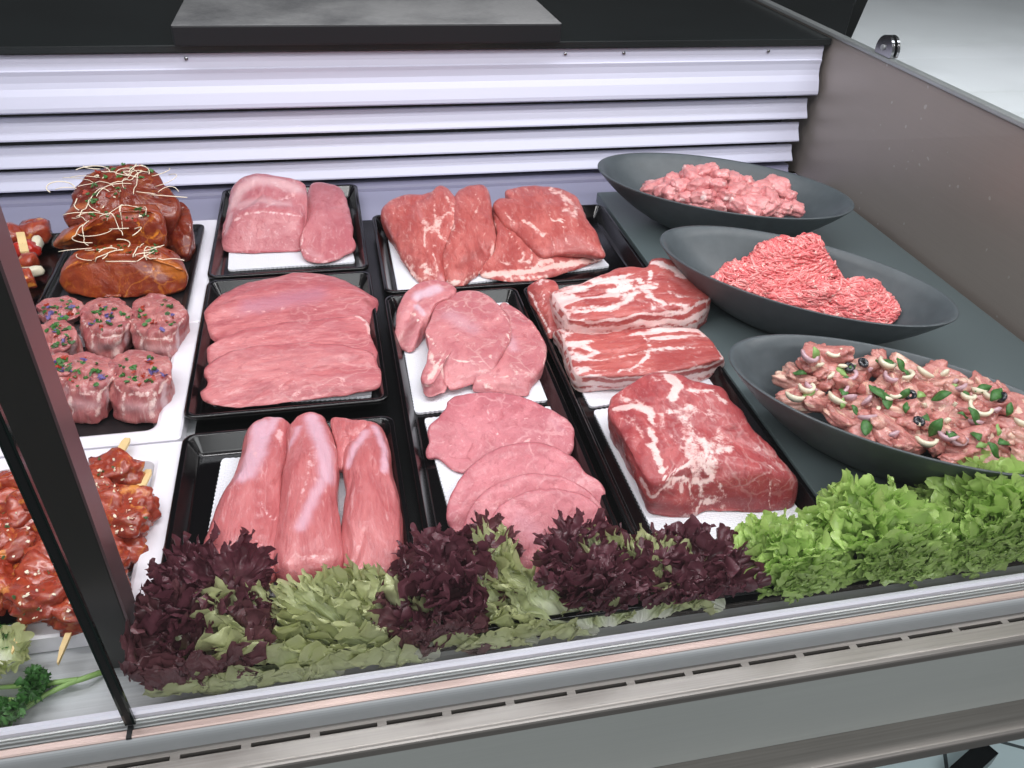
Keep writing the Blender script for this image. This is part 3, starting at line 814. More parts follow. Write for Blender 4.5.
# tenderloins, running front to back
loft('pork_tenderloin', TE, [((264, 428), (292, 430), .022), ((246, 446), (296, 448), .026), ((236, 490), (290, 490), .034), ((212, 545), (285, 548), .038), ((194, 598), (276, 604), .034)], z0, round_ends=(.35, .3),
     label='left pork tenderloin with broad lilac silverskin at its head', group=None, amp=.0030, freq=34, aniso=(1, .35, 1), lump=.005, n=90, steps=90,
     film=[([(262, 425), (255, 455), (245, 478)], .013, 1.0), ([(275, 418), (262, 440)], .008, .9)], fat=[([(262, 500), (275, 520), (284, 512)], .0022, .7), ([(266, 480), (270, 500), (280, 530)], .002, .65), ([(250, 530), (262, 545)], .0022, .6), ([(280, 430), (281, 445)], .005, .7), ([(232, 545), (245, 543)], .003, .5)],
     groove=[([(262, 430), (259, 470), (262, 560)], .003, .0016)], dark=[([(276, 455), (283, 480)], .006, .35)], marb=(.48, 34, (1, .3, 1)), seed=11)
loft('pork_tenderloin', TE, [((303, 426), (328, 427), .024), ((286, 446), (334, 444), .030), ((288, 482), (340, 480), .038), ((282, 540), (341, 536), .038), ((277, 600), (344, 590), .032)], z0, round_ends=(.35, .3),
     label='middle pork tenderloin, pale silverskin down its upper half', amp=.0030, freq=34, aniso=(1, .35, 1), lump=.005, n=90, steps=90,
     film=[([(312, 418), (325, 450), (328, 480)], .011, 1.0), ([(322, 480), (310, 505), (300, 530)], .008, .75), ([(290, 445), (300, 425)], .006, .7)], fat=[([(298, 558), (318, 557), (338, 570)], .002, .7), ([(287, 440), (288, 455)], .004, .6), ([(305, 500), (312, 520)], .0015, .5), ([(320, 500), (318, 540)], .0015, .45)],
     groove=[([(295, 560), (294, 590)], .003, .002)], marb=(.48, 34, (1, .3, 1)), seed=12)
loft('pork_tenderloin', TE, [((344, 434), (380, 434), .024), ((340, 458), (388, 452), .028), ((345, 500), (396, 492), .036), ((343, 560), (406, 548), .036), ((346, 608), (408, 600), .028)], z0, round_ends=(.3, .35),
     label='right pork tenderloin, smooth with a pale fold at its front end', amp=.0030, freq=34, aniso=(1, .35, 1), lump=.005, n=90, steps=90,
     film=[([(365, 432), (352, 450), (346, 465)], .007, .8), ([(375, 428), (385, 450), (386, 470)], .006, .9)], fat=[([(362, 535), (352, 560), (346, 575)], .004, .55), ([(385, 450), (387, 480)], .003, .6)],
     groove=[([(364, 530), (354, 562), (345, 574)], .003, .002), ([(345, 470), (360, 440), (375, 432)], .003, .0018)], marb=(.48, 34, (1, .3, 1)), seed=13)
blob('pork_trimming', TE, [(331, 421, .03), (342, 418, .032), (356, 420, .034), (368, 422, .034), (366, 432, .03), (352, 448, .028), (345, 465, .024), (338, 468, .022), (336, 445, .026)], z0, dome=.006, base_in=.8,
     label='small folded tenderloin end between the middle and right tenderloins', amp=.0016, freq=50, fat=[([(336, 455), (342, 466)], .003, .5)], groove=[([(345, 425), (350, 445)], .002, .001)], seed=14, n=110)

# shoulder cuts in the wide back tray
blob('shoulder_cut', SH, [(382.5, 208, .05), (392, 201, .055), (402, 197, .06), (430, 194, .065), (436, 188, .072), (442, 185.5, .075), (450, 190, .072), (457, 206, .062), (456, 225, .05), (450, 245, .036), (444, 265, .022), (446, 282, .012), (438, 287, .010), (420, 283, .011), (407, 270, .013), (398, 252, .022), (390, 232, .034), (384, 220, .042)],
     z0, dome=.016, base_in=.90, label='leftmost red shoulder cut, with a rounded pale-veined lobe', group=None, amp=.002, freq=30, lump=.004,
     fat=[([(405, 262), (415, 278), (428, 285)], .0045, .85), ([(447, 200), (456, 215), (450, 235)], .005, .75), ([(432, 240), (438, 252)], .006, .45), ([(387, 215), (397, 205), (407, 212)], .004, .4)],
     film=[([(418, 210), (424, 225)], .006, .35), ([(386, 222), (393, 240)], .006, .6), ([(440, 276), (446, 284)], .006, .7)],
     groove=[([(395, 235), (400, 218), (415, 202), (430, 195)], .0035, .003), ([(412, 262), (430, 276), (440, 282)], .0025, .0025)], marb=(.66, 28, (1, .35, 1), 6), seed=21)
blob('shoulder_cut', SH, [(452, 205, .06), (458, 193, .068), (470, 187, .072), (486, 187, .070), (491, 200, .062), (494, 222, .046), (497, 240, .034), (496, 254, .022), (487, 266, .015), (472, 280, .010), (460, 287, .010), (449, 285, .011), (441, 266, .022), (446, 250, .034), (452, 228, .05)],
     z0, dome=.020, base_in=.88, label='rolled shoulder cut with hollow dark end, second from left', amp=.002, freq=30, lump=.003,
     fat=[([(448, 283), (462, 284), (480, 272), (492, 258), (494, 242)], .0045, 1.0), ([(475, 214), (480, 203), (474, 192)], .002, .8), ([(490, 195), (494, 210)], .003, .6), ([(445, 270), (450, 262)], .005, .5)],
     dark=[([(458, 268), (470, 258), (482, 250)], .011, .55)], groove=[([(455, 255), (465, 247), (480, 245), (486, 252)], .003, .0025), ([(462, 266), (474, 256)], .006, .003)], marb=(.66, 28, (1, .35, 1), 6), seed=22)
blob('shoulder_cut', SH, [(492, 206, .045), (502, 213, .045), (525, 225, .045), (548, 240, .040), (570, 250, .035), (600, 252, .022), (604, 258, .016), (590, 264, .012), (565, 273, .010), (545, 279, .010), (532, 281, .010), (510, 282, .010), (495, 280, .010), (481, 276, .011), (482, 266, .018), (494, 250, .030), (496, 230, .040)],
     z0, dome=.013, base_in=.93, label='flat triangular shoulder cut with fat rim, lying under the rightmost cut', amp=.002, freq=30, lump=.002,
     fat=[([(484, 275), (505, 273), (530, 271), (555, 266), (580, 262), (602, 257)], .0065, 1.1), ([(540, 262), (552, 260)], .006, .9), ([(545, 277), (500, 280)], .006, .8)],
     groove=[([(492, 262), (515, 262), (537, 258)], .003, .002)], marb=(.66, 28, (1, .35, 1), 6), seed=23)
blob('shoulder_cut', SH, [(494, 207, .056), (498, 200, .060), (509, 200, .062), (505, 191, .068), (520, 186.5, .072), (540, 186, .072), (558, 189, .070), (575, 197, .064), (582, 208, .058), (587, 222, .052), (597, 236, .044), (602, 248, .038), (604, 257, .032), (585, 254, .032), (560, 254, .032), (542, 257, .030), (530, 247, .036), (515, 232, .044), (503, 222, .050)],
     .022, dome=.015, base_in=.92, label='rightmost red shoulder cut, lying over a flat piece with a fat rim', amp=.002, freq=30, lump=.003,
     fat=[([(524, 220), (533, 226), (545, 238)], .0045, .9), ([(562, 212), (563, 230), (568, 244)], .0022, .75), ([(505, 212), (515, 225)], .004, .7), ([(545, 192), (565, 200), (582, 212)], .004, .55), ([(535, 188), (552, 200), (566, 214)], .002, .5), ([(548, 256), (575, 254), (600, 250)], .0035, .5)],
     dark=[([(540, 256), (520, 236), (505, 224)], .0035, .7)], groove=[([(535, 188), (550, 200), (566, 214)], .002, .002), ([(506, 205), (520, 216), (528, 222)], .003, .003)], marb=(.66, 28, (1, .35, 1), 6), seed=24)

# bone-in chops
blob('pork_chop', CH, [(500, 305, .030), (512, 306, .033), (528, 318, .032), (536, 328, .030), (546, 345, .026), (546, 360, .022), (543, 372, .018), (532, 385, .013), (526, 396, .011), (505, 393, .012), (480, 391, .013), (472, 388, .015), (480, 376, .02), (490, 345, .028)],
     z0, dome=.004, base_in=.97, inner=[(500, 309, .033), (511, 310, .036), (525, 321, .036), (533, 331, .034), (541, 346, .031), (541, 359, .028), (536, 369, .026), (522, 374, .026), (503, 375, .026), (487, 378, .024), (480, 372, .026), (488, 345, .030)],
     label='right-hand pork chop, half covered by the chop with bone', ragged=.015, amp=.0012, freq=50,
     fat=[([(512, 308), (528, 320), (540, 336), (546, 352), (543, 368)], .002, .8), ([(478, 382), (495, 377), (515, 375), (535, 370)], .0022, .7), ([(485, 385), (492, 388)], .005, .6)], dark=[([(500, 385), (520, 388)], .006, .5)], film=[([(505, 330), (515, 350)], .012, .5)], marb=(.42, 26, (1, 1, 1)), seed=31)
blob('pork_chop', CH, [(430, 322, .038), (437, 306, .042), (450, 295, .045), (468, 291, .046), (482, 293, .045), (498, 304, .042), (508, 318, .038), (512, 338, .032), (505, 352, .028), (498, 367, .024), (489, 382, .018), (470, 385, .017), (452, 391, .015), (447, 384, .02), (444, 394, .014), (428, 400, .012), (422, 388, .018), (421, 378, .024), (427, 362, .028), (429, 345, .032), (425, 332, .035)],
     .016, dome=.003, base_in=.97, inner=[(432, 324, .042), (439, 309, .046), (451, 298, .049), (468, 294, .050), (481, 296, .049), (495, 306, .046), (505, 320, .043), (508, 337, .039), (502, 350, .037), (494, 358, .036), (478, 362, .034), (460, 361, .035), (447, 358, .035), (440, 372, .033), (432, 384, .030), (424, 381, .031), (428, 363, .034), (431, 345, .037), (428, 333, .039)],
     label='pork chop with bone end, on top in the middle of its tray', ragged=.010, amp=.001, freq=50,
     fat=[([(426, 333), (434, 345), (445, 356), (462, 361), (480, 361), (496, 355), (508, 340), (511, 325), (498, 306), (482, 294)], .0018, .85), ([(430, 352), (436, 368), (430, 380)], .005, .8), ([(440, 360), (444, 378)], .004, .8), ([(424, 386), (440, 386)], .003, .6)],
     dark=[([(450, 370), (470, 370), (490, 364)], .005, .25), ([(430, 394), (441, 390)], .005, .6)],
     film=[([(450, 315), (475, 330)], .02, .45)], groove=[([(446, 362), (447, 384)], .003, .003)], marb=(.42, 26, (1, 1, 1)), seed=32)
blob('pork_chop_end', CH, [(397, 312, .036), (403, 296, .046), (415, 285, .054), (432, 281, .058), (448, 283, .056), (456, 290, .052), (450, 298, .050), (438, 306, .044), (430, 318, .036), (424, 332, .022), (412, 352, .011), (400, 348, .011), (392, 341, .013), (395, 330, .022)],
     z0, dome=.009, base_in=.85, label='curled pork loin end with silver membrane at the left of the chops', amp=.0014, freq=45,
     film=[([(418, 295), (440, 288)], .010, 1.0), ([(416, 305), (424, 315)], .005, .9)], fat=[([(411, 312), (422, 322)], .0025, .9), ([(404, 305), (412, 292), (425, 285)], .0025, .3)],
     dark=[([(415, 322), (404, 340)], .010, .75)], groove=[([(408, 318), (414, 304), (420, 296)], .004, .003), ([(416, 350), (424, 326)], .003, .0015)], seed=33)

# round steaks
blob('pork_steak', ST, [(427, 432, .024), (430, 425, .028), (438, 418, .03), (446, 408, .033), (448, 401, .034), (462, 395, .035), (488, 392, .036), (510, 394, .035), (530, 400, .034), (555, 412, .032), (570, 422, .028), (574, 436, .024), (570, 453, .018), (540, 464, .015), (500, 470, .013), (470, 470, .012), (462, 473, .011), (450, 468, .011), (437, 458, .012), (428, 458, .012), (426, 450, .014), (429, 442, .02)],
     z0, dome=.004, base_in=.975, label='uppermost round pork steak, with white branching veins', group=None, ragged=.008, amp=.0010, freq=50,
     fat=[([(487, 404), (489, 424), (500, 437), (504, 449)], .0013, .85), ([(489, 424), (474, 427)], .001, .7), ([(489, 424), (497, 412)], .0009, .7), ([(522, 408), (530, 438), (536, 442), (545, 430)], .0013, .8), ([(508, 402), (518, 420), (516, 436)], .001, .6), ([(446, 444), (476, 459)], .0013, .7), ([(530, 440), (520, 445)], .002, .8)], film=[([(552, 420), (562, 430)], .008, .4)], marb=(.42, 26, (1, 1, 1)), seed=41)
blob('pork_steak', ST, [(446, 519, .022), (448, 502, .028), (458, 482, .036), (475, 462, .042), (500, 447, .047), (530, 442, .048), (552, 446, .046), (572, 457, .042), (585, 472, .036), (600, 482, .030), (605, 492, .026), (603, 503, .020), (592, 512, .016), (560, 530, .012), (480, 540, .012), (455, 532, .013), (450, 526, .016)],
     .011, dome=.004, base_in=.97, label='second round steak of the shingled pile, its pale rim folded', ragged=.008, amp=.001, freq=50,
     fat=[([(515, 446), (530, 441), (545, 444)], .0015, .5)], groove=[([(455, 505), (475, 478), (505, 458), (540, 452), (570, 465)], .0030, .0022)], dark=[([(592, 490), (600, 495)], .006, .35)], marb=(.42, 26, (1, 1, 1)), seed=42)
blob('pork_steak', ST, [(462, 540, .022), (466, 516, .030), (480, 495, .040), (500, 482, .048), (525, 474, .053), (552, 475, .053), (575, 482, .048), (592, 495, .040), (602, 510, .030), (600, 530, .020), (560, 548, .015), (490, 556, .014)],
     .014, dome=.004, base_in=.97, label='third round steak of the shingled pile, between the front steak and the folded one', ragged=.008, amp=.001, freq=50,
     fat=[([(480, 497), (505, 480), (535, 474), (560, 477)], .0016, .35)], marb=(.42, 26, (1, 1, 1)), seed=43)
blob('pork_steak', ST, [(488, 560, .024), (484, 540, .032), (490, 520, .042), (505, 502, .050), (530, 491, .056), (555, 489, .057), (580, 494, .053), (598, 506, .045), (608, 522, .036), (613, 540, .026), (606, 556, .017), (585, 570, .013), (560, 577, .012), (530, 578, .013), (505, 572, .016)],
     .016, dome=.005, base_in=.97, label='frontmost round pork steak, smooth and deep pink, behind the red lettuce', ragged=.006, amp=.001, freq=50,
     film=[([(520, 520), (540, 540)], .018, .4), ([(555, 530), (590, 520)], .01, .25)], fat=[([(530, 560), (540, 540)], .0012, .5), ([(510, 565), (500, 575)], .008, .6)], dark=[([(520, 565), (545, 562)], .010, .4)], marb=(.42, 26, (1, 1, 1)), seed=44)

# belly slabs
def bands(zb, zt):
    def f(v, nn):
        if nn[2] > .86: return .12
        t = (v[2]-zb)/(zt-zb)+.06*math.sin(v[0]*60)+.05*math.sin(v[0]*140+1)
        s = 0
        for c_, w_, a_ in ((.04, .24, .80), (.42, .17, 1.0), (.85, .09, .85)):
            s = max(s, a_*math.exp(-((t-c_)/w_)**2))
        return s
    return f
blob('pork_belly_slab', BE, [(553, 335, .020), (558, 345, .016), (566, 370, .013), (575, 390, .010), (600, 390, .010), (640, 387, .010), (680, 384, .010), (700, 381, .010), (722, 371, .012), (724.5, 362, .022), (716, 348, .034), (703, 333, .037), (690, 328, .037), (640, 328, .034), (590, 332, .032), (560, 328, .030)],
     z0, dome=.004, base_in=.985, bulge=.0015, inner=[(559, 330, .038), (567, 345, .037), (573, 362, .037), (577, 374, .037), (600, 376, .037), (640, 375, .037), (675, 370, .038), (700, 364, .038), (718, 360, .037), (722, 358, .036), (713, 347, .040), (701, 336, .040), (688, 332, .039), (640, 332, .036), (590, 334, .034), (563, 331, .034)],
     label='lower pork belly slab nearest the neck joint, with ridged rib marks', group=None, amp=.0018, freq=38, fatfn=bands(.010, .038),
     fat=[([(572, 340), (575, 355), (580, 366)], .004, .6), ([(587, 352), (610, 360), (635, 362)], .0018, .5), ([(640, 332), (650, 345), (648, 358), (635, 366), (615, 373)], .0035, .85), ([(590, 334), (605, 340), (625, 345)], .002, .5), ([(585, 368), (610, 371)], .003, .7), ([(650, 348), (664, 340), (675, 336)], .0015, .6), ([(660, 366), (690, 364), (716, 362)], .0022, .6), ([(560, 340), (572, 372)], .003, .7)],
     groove=[([(573, 345), (600, 352), (630, 350), (640, 345)], .0035, .0035), ([(578, 360), (605, 368), (635, 364)], .003, .003), ([(640, 372), (680, 366), (718, 362)], .002, .0025)], dark=[([(575, 350), (600, 356), (628, 353)], .003, .35), ([(640, 372), (690, 367)], .0025, .6), ([(700, 350), (716, 356)], .008, .25)], marb=(.95, 30, (.35, 1.4, 1), 3.6), seed=51)
blob('pork_belly_slab', BE, [(550, 296, .050), (553, 310, .042), (560, 323, .038), (569, 335, .034), (590, 335, .034), (630, 331, .034), (665, 327, .034), (692, 325, .035), (702, 317, .040), (711, 303, .050), (708, 291, .060), (692, 281, .066), (688, 268, .074), (675, 261, .078), (662, 258, .080), (651, 260, .079), (646, 267, .076), (622, 268, .072), (600, 276, .070), (580, 283, .064), (558, 290, .057)],
     .012, dome=.004, base_in=.97, bulge=.0015, inner=[(555, 295, .060), (560, 305, .060), (566, 314, .060), (571, 320, .059), (590, 320, .059), (630, 315, .060), (665, 310, .061), (690, 304, .062), (702, 299, .062), (706, 294, .063), (691, 284, .068), (685, 271, .077), (674, 264, .080), (662, 261, .082), (653, 263, .081), (646, 270, .078), (622, 271, .075), (600, 279, .072), (582, 286, .067), (562, 291, .062)],
     label='upper pork belly slab with white cartilage and a thick fat corner', amp=.002, freq=38, fatfn=bands(.030, .062),
     fat=[([(655, 263), (672, 268), (684, 278)], .009, 1.0), ([(650, 272), (648, 290)], .004, .9), ([(640, 280), (655, 300), (665, 303)], .0045, 1.0), ([(657, 284), (646, 298)], .004, .9), ([(575, 312), (600, 310), (620, 306)], .004, .9), ([(622, 306), (650, 303), (675, 296), (690, 297)], .0025, .7), ([(570, 300), (575, 316)], .004, .7), ([(575, 288), (600, 283), (615, 278)], .002, .55), ([(553, 300), (568, 328)], .003, .8)],
     groove=[([(573, 291), (590, 284), (612, 277)], .0035, .0035), ([(573, 298), (600, 292), (635, 290)], .003, .003), ([(602, 310), (640, 308), (700, 300)], .0025, .002)], dark=[([(575, 295), (605, 290)], .003, .35), ([(605, 310), (650, 306)], .003, .3)], film=[([(665, 275), (690, 290)], .006, .3)], marb=(1.0, 28, (.4, 1.3, 1), 3.2), seed=52)
blob('pork_belly_strip', BE, [(529, 286, .045), (537, 281, .052), (548, 280, .054), (557, 284, .055), (562, 300, .045), (560, 325, .022), (556, 336, .013), (549, 338, .012), (543, 325, .018), (535, 308, .028), (529, 294, .036)],
     z0, dome=.008, base_in=.88, label='narrow belly strip tucked left of the upper belly slab', amp=.002, freq=45, lump=.002,
     fat=[([(530, 292), (540, 312), (550, 334)], .0035, .85), ([(545, 295), (542, 308)], .002, .6)], marb=(.85, 40, (1, .5, 1), 4), seed=53, n=110)

# neck joint
blob('pork_neck_joint', RO, [(610, 407, .045), (612, 422, .040), (620, 440, .032), (630, 465, .022), (638, 480, .014), (642, 496, .011), (650, 512, .009), (665, 515, .009), (690, 515, .009), (705, 511, .010), (735, 512, .009), (765, 511, .009), (790, 507, .009), (796, 493, .016), (794, 480, .026), (783, 466, .038), (767, 445, .050), (750, 428, .058), (742, 412, .064), (730, 402, .068), (720, 388, .071), (700, 384, .072), (688, 379, .073), (678, 374, .074), (665, 372, .074), (645, 376, .070), (622, 390, .058)],
     z0, dome=.006, base_in=.965, bulge=.003, n=220, inner=[(615, 407, .056), (617, 422, .058), (626, 441, .058), (638, 462, .056), (650, 480, .052), (662, 483, .050), (675, 472, .055), (692, 463, .058), (712, 464, .058), (735, 468, .054), (765, 472, .048), (785, 478, .040), (788, 474, .042), (778, 463, .048), (763, 446, .058), (746, 430, .066), (738, 415, .072), (727, 405, .075), (717, 392, .078), (699, 388, .079), (687, 384, .079), (677, 379, .079), (665, 377, .079), (647, 381, .074), (626, 393, .064)],
     label='big neck joint with white marbled seams in front of the belly slabs', group=None, amp=.0028, freq=26, lump=.003,
     fat=[([(618, 410), (640, 408), (652, 415)], .008, .95), ([(650, 412), (652, 435), (658, 455), (662, 472)], .0045, 1.0), ([(668, 375), (678, 385), (672, 400)], .007, 1.0), ([(690, 390), (712, 390), (726, 402)], .006, .7), ([(665, 476), (680, 481), (700, 482), (714, 480)], .003, 1.0), ([(675, 470), (690, 463), (702, 466), (714, 480)], .0028, .95), ([(714, 478), (706, 460), (706, 447)], .0028, .9), ([(680, 482), (682, 494)], .003, .9), ([(652, 497), (664, 488), (675, 482)], .003, .85), ([(643, 480), (650, 496)], .004, .9), ([(694, 512), (702, 500), (715, 506)], .0025, .8), ([(714, 480), (728, 498)], .002, .6), ([(628, 430), (634, 445)], .002, .5), ([(622, 400), (640, 404)], .006, .6), ([(665, 415), (680, 425)], .003, .5)],
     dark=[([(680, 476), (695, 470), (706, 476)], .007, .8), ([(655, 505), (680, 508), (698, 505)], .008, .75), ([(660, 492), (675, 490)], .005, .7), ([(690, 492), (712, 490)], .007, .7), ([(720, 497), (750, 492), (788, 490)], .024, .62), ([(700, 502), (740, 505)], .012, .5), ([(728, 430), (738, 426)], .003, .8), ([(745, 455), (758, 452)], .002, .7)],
     groove=[([(728, 428), (740, 426)], .002, .003), ([(741, 447), (748, 446)], .0015, .003), ([(749, 456), (758, 454)], .0015, .003), ([(675, 468), (690, 461), (706, 464)], .003, .002), ([(610, 405), (635, 404), (668, 402)], .003, .002), ([(636, 470), (645, 500)], .003, .003)], marb=(.64, 24, (1, .7, 1), 6), seed=61)
# ------------------------------------------------------------------ things on the left
bpy.context.view_layer.update()
def bvh_of(objs):
    V = []; F = []
    for o in objs:
        k = len(V); mw = Matrix.Translation(o.location) if o.parent is None else o.matrix_world
        V += [mw @ v.co for v in o.data.vertices]; F += [tuple(i+k for i in p.vertices) for p in o.data.polygons]
    return BVHTree.FromPolygons(V, F)
def surf(bvh, px, py):
    h = bvh.ray_cast(Vector((0, 0, CAMZ)), Vector(ray(px, py)).normalized())
    return (h[0], h[1]) if h[0] is not None else (None, None)

def make_lump(name, mat, rx, ry, rz, seed, rough=.28, freq=1.6, bend=0.0, sub=4, fold=0.0):
    b = bmesh.new(); bmesh.ops.create_icosphere(b, subdivisions=sub, radius=1)
    fa = []
    for v in b.verts:
        p = v.co.copy(); q = p*freq+Vector((seed*7.1, seed*3.3, seed))
        d = 1+rough*noise.fractal(q, .7, 2.1, 4)+fold*abs(noise.noise(q*1.7))
        # squared off: cut pieces have faces
        k = max(abs(p.x), abs(p.y), abs(p.z)); p *= .55+.45/ k * .75 if k > 0 else 1
        p = Vector((p.x*rx*d, p.y*ry*d, p.z*rz*d))
        p.z += bend*(p.x*p.x)/(rx*rx)*rz; p.y += bend*.6*math.sin(p.x/rx*2)*ry
        v.co = p
        fa.append(max(0, noise.noise(q*1.1+Vector((9, 9, 9)))*1.5-.1))
    me = bpy.data.meshes.new(name); bmesh.ops.recalc_face_normals(b, faces=b.faces); b.to_mesh(me); b.free()
    me.polygons.foreach_set('use_smooth', [True]*len(me.polygons))
    at = me.attributes.new('fat', 'FLOAT', 'POINT'); at.data.foreach_set('value', fa)
    at = me.attributes.new('tone', 'FLOAT', 'POINT'); at.data.foreach_set('value', [0.0]*len(fa))
    me.materials.append(mat)
    return me
def place(name, me, loc, rot=(0, 0, 0), sc=1.0, label=None, cat=None, group=None, parent=None, kind=None):
    o = bpy.data.objects.new(name, me); COL.objects.link(o)
    o.rotation_euler = rot; o.scale = (sc, sc, sc) if isinstance(sc, (int, float)) else sc
    if parent is not None:
        o.parent = parent; o.location = Vector(loc)-parent.location
    else: o.location = loc
    return tag(o, label, cat, group, kind)

MR, MD = M['marinade'], M['marinade_dark']
zt = .0215+.004
J3 = blob('marinated_joint', MD, [(160, 215, .075), (168, 208, .085), (180, 202, .09), (188, 208, .085), (191, 222, .075), (191, 240, .055), (188, 254, .04), (180, 256, .036), (168, 250, .036), (155, 240, .045), (150, 225, .06)], zt, dome=.006, base_in=.9, amp=.003, freq=40,
     label='dark red marinated joint at the right of the stack, half hidden', group=None, seed=71, n=120, lump=.003)
J4 = blob('marinated_joint', MD, [(66, 215, .085), (72, 200, .10), (72, 190, .108), (82, 180, .118), (98, 171, .125), (120, 166, .13), (145, 168, .128), (160, 177, .12), (172, 190, .11), (178, 202, .10), (174, 214, .09), (155, 222, .08), (125, 226, .078), (95, 228, .078), (75, 224, .08)], zt, dome=.016, base_in=.78, amp=.005, freq=42, lump=.006,
     label='marinated joint at the top of the stack, covered in cress and herbs', seed=72, n=150,
     fat=[([(80, 195), (95, 185), (110, 190)], .003, .5), ([(150, 190), (165, 200)], .004, .4)], film=[([(70, 210), (85, 205)], .008, .8)], groove=[([(85, 190), (105, 186), (120, 196)], .004, .005), ([(120, 172), (140, 184), (165, 190)], .004, .005)])
J2 = blob('marinated_joint', MR, [(53, 244, .062), (56, 238, .068), (66, 229, .076), (85, 222, .084), (105, 212, .094), (125, 206, .10), (145, 204, .102), (158, 207, .10), (164, 217, .092), (167, 228, .084), (163, 238, .074), (150, 244, .066), (125, 245, .063), (95, 247, .060), (72, 248, .058), (57, 248, .058)], .055, dome=.012, base_in=.92, amp=.003, freq=34, lump=.003,
     inner=[(62, 241, .078), (72, 232, .088), (90, 224, .096), (107, 214, .104), (126, 208, .110), (144, 207, .111), (155, 209, .108), (156, 214, .106), (140, 214, .106), (115, 220, .102), (95, 226, .097), (78, 235, .09)],
     label='orange-brown paprika joint lying across the middle of the stack', seed=73, n=150,
     fat=[([(62, 240), (80, 232), (100, 224), (120, 216)], .004, .65), ([(137, 222), (142, 232), (152, 238), (160, 230)], .0025, .75), ([(100, 224), (95, 238)], .0018, .5), ([(142, 224), (147, 220), (155, 222)], .002, .5)], film=[([(64, 242), (76, 236)], .01, .8)], dark=[([(105, 225), (130, 230), (120, 240)], .012, .5)], groove=[([(60, 243), (80, 238), (95, 240)], .003, .003)])
J1 = blob('marinated_joint', MR, [(61, 282, .042), (63, 268, .054), (70, 256, .066), (84, 248, .072), (105, 245, .074), (140, 245, .074), (165, 248, .070), (180, 256, .060), (187, 270, .048), (188, 282, .038), (182, 289, .032), (160, 294, .030), (130, 297, .028), (95, 297, .028), (75, 292, .031), (66, 288, .035)], zt, dome=.008, base_in=.93, amp=.0025, freq=34, lump=.002,
     inner=[(67, 268, .064), (75, 259, .070), (88, 252, .077), (106, 249, .080), (140, 249, .080), (163, 252, .076), (176, 260, .068), (182, 270, .060), (165, 264, .068), (140, 260, .073), (110, 260, .073), (88, 263, .070)],
     label='orange-brown paprika joint at the front, bottom of the stack', seed=74, n=150,
     fat=[([(66, 268), (76, 262), (92, 264)], .003, .7), ([(80, 262), (84, 275), (110, 280), (140, 286)], .0016, .75), ([(140, 263), (158, 272), (178, 280)], .003, .6), ([(110, 280), (112, 292)], .0014, .5)], film=[([(160, 262), (184, 276)], .012, .9), ([(90, 252), (130, 250)], .006, .6)], dark=[([(95, 270), (130, 272)], .010, .4), ([(72, 280), (80, 288)], .008, .35)])
stack = bvh_of([J1, J2, J3, J4])
# cress strewn over the joints: thin pale curling stalks and leaf flecks
rg = random.Random(5)
def sprouts(name, n, cx, cy, rx, ry, label, seed, L=(.03, .075)):
    r = random.Random(seed); b = bmesh.new()
    for _ in range(n):
        p, nn = surf(stack, cx+r.uniform(-1, 1)*rx, cy+r.uniform(-1, 1)*ry)
        if p is None: continue
        a = r.uniform(0, 2*PI); cur = r.uniform(-70, 70); ln = r.uniform(*L); N_ = 14; pts = []
        q = p+nn*.002; up = r.uniform(.0, .5)
        for k in range(N_):
            pts.append(q.copy()); t = k/N_
            q = q+Vector((math.cos(a), math.sin(a), up*math.cos(t*PI)*1.0))*(ln/N_); a += cur*ln/N_
        # keep the stalk on or over the meat
        for k, w_ in enumerate(pts):
            h = stack.ray_cast(Vector((w_.x, w_.y, .4)), Vector((0, 0, -1)))
            if h[0] is not None: w_.z = max(w_.z, h[0].z+.0015)
            else: w_.z = max(w_.z, .034)
        tube_bm(pts, r.uniform(.0005, .0009), 5, b)
    o = bm_obj(name, b, M['sprout'], None, True); tag(o, label, 'sprouts', None, 'stuff'); return o
sprouts('cress_sprouts', 22, 118, 182, 46, 14, 'pale cress stalks curling over the top joint of the stack', 3)
sprouts('cress_sprouts', 16, 100, 222, 38, 14, 'pale cress stalks hanging over the middle paprika joint', 4)
sprouts('cress_sprouts', 15, 130, 254, 46, 8, 'pale cress stalks along the front paprika joint', 6, (.02, .05))
def flecks(name, bvh, n, region, mats, label, cat, seed, size=(.0015, .004), parent=None, kind='stuff'):
    """chopped herb: little crumpled flakes lying on a surface"""
    r = random.Random(seed); b = bmesh.new(); idx = []
    for _ in range(n):
        cx, cy, rx, ry = region[r.randrange(len(region))]
        t = r.random()**.5; an = r.uniform(0, 2*PI)
        p, nn = surf(bvh, cx+rx*t*math.cos(an), cy+ry*t*math.sin(an))
        if p is None or nn.z < .1: continue
        s = r.uniform(*size); mi = r.choices(range(len(mats)), weights=[5, 3, 2, 2][:len(mats)])[0]
        m_ = r.randint(1, 4)
        for _k in range(m_):
            c = p+nn*r.uniform(.0004, .0022)+Vector((r.uniform(-1, 1), r.uniform(-1, 1), 0))*s*.8
            u = Vector((r.uniform(-1, 1), r.uniform(-1, 1), r.uniform(-.5, .5))).normalized(); w_ = nn.cross(u).normalized()*s*r.uniform(.4, .8); u = u*s
            lo = [b.verts.new(c+u*math.cos(q)+w_*math.sin(q)+nn*r.uniform(-.25, .25)*s) for q in np.linspace(0, 2*PI, 6)[:-1]]
            hi = [b.verts.new(v.co+nn*.0005) for v in lo]
            fs = [b.faces.new(hi), b.faces.new(lo[::-1])]+[b.faces.new((lo[i], lo[(i+1) % 5], hi[(i+1) % 5], hi[i])) for i in range(5)]
            for f_ in fs: f_.material_index = mi
    o = bm_obj(name, b, mats, parent); tag(o, label, cat, None, kind); return o
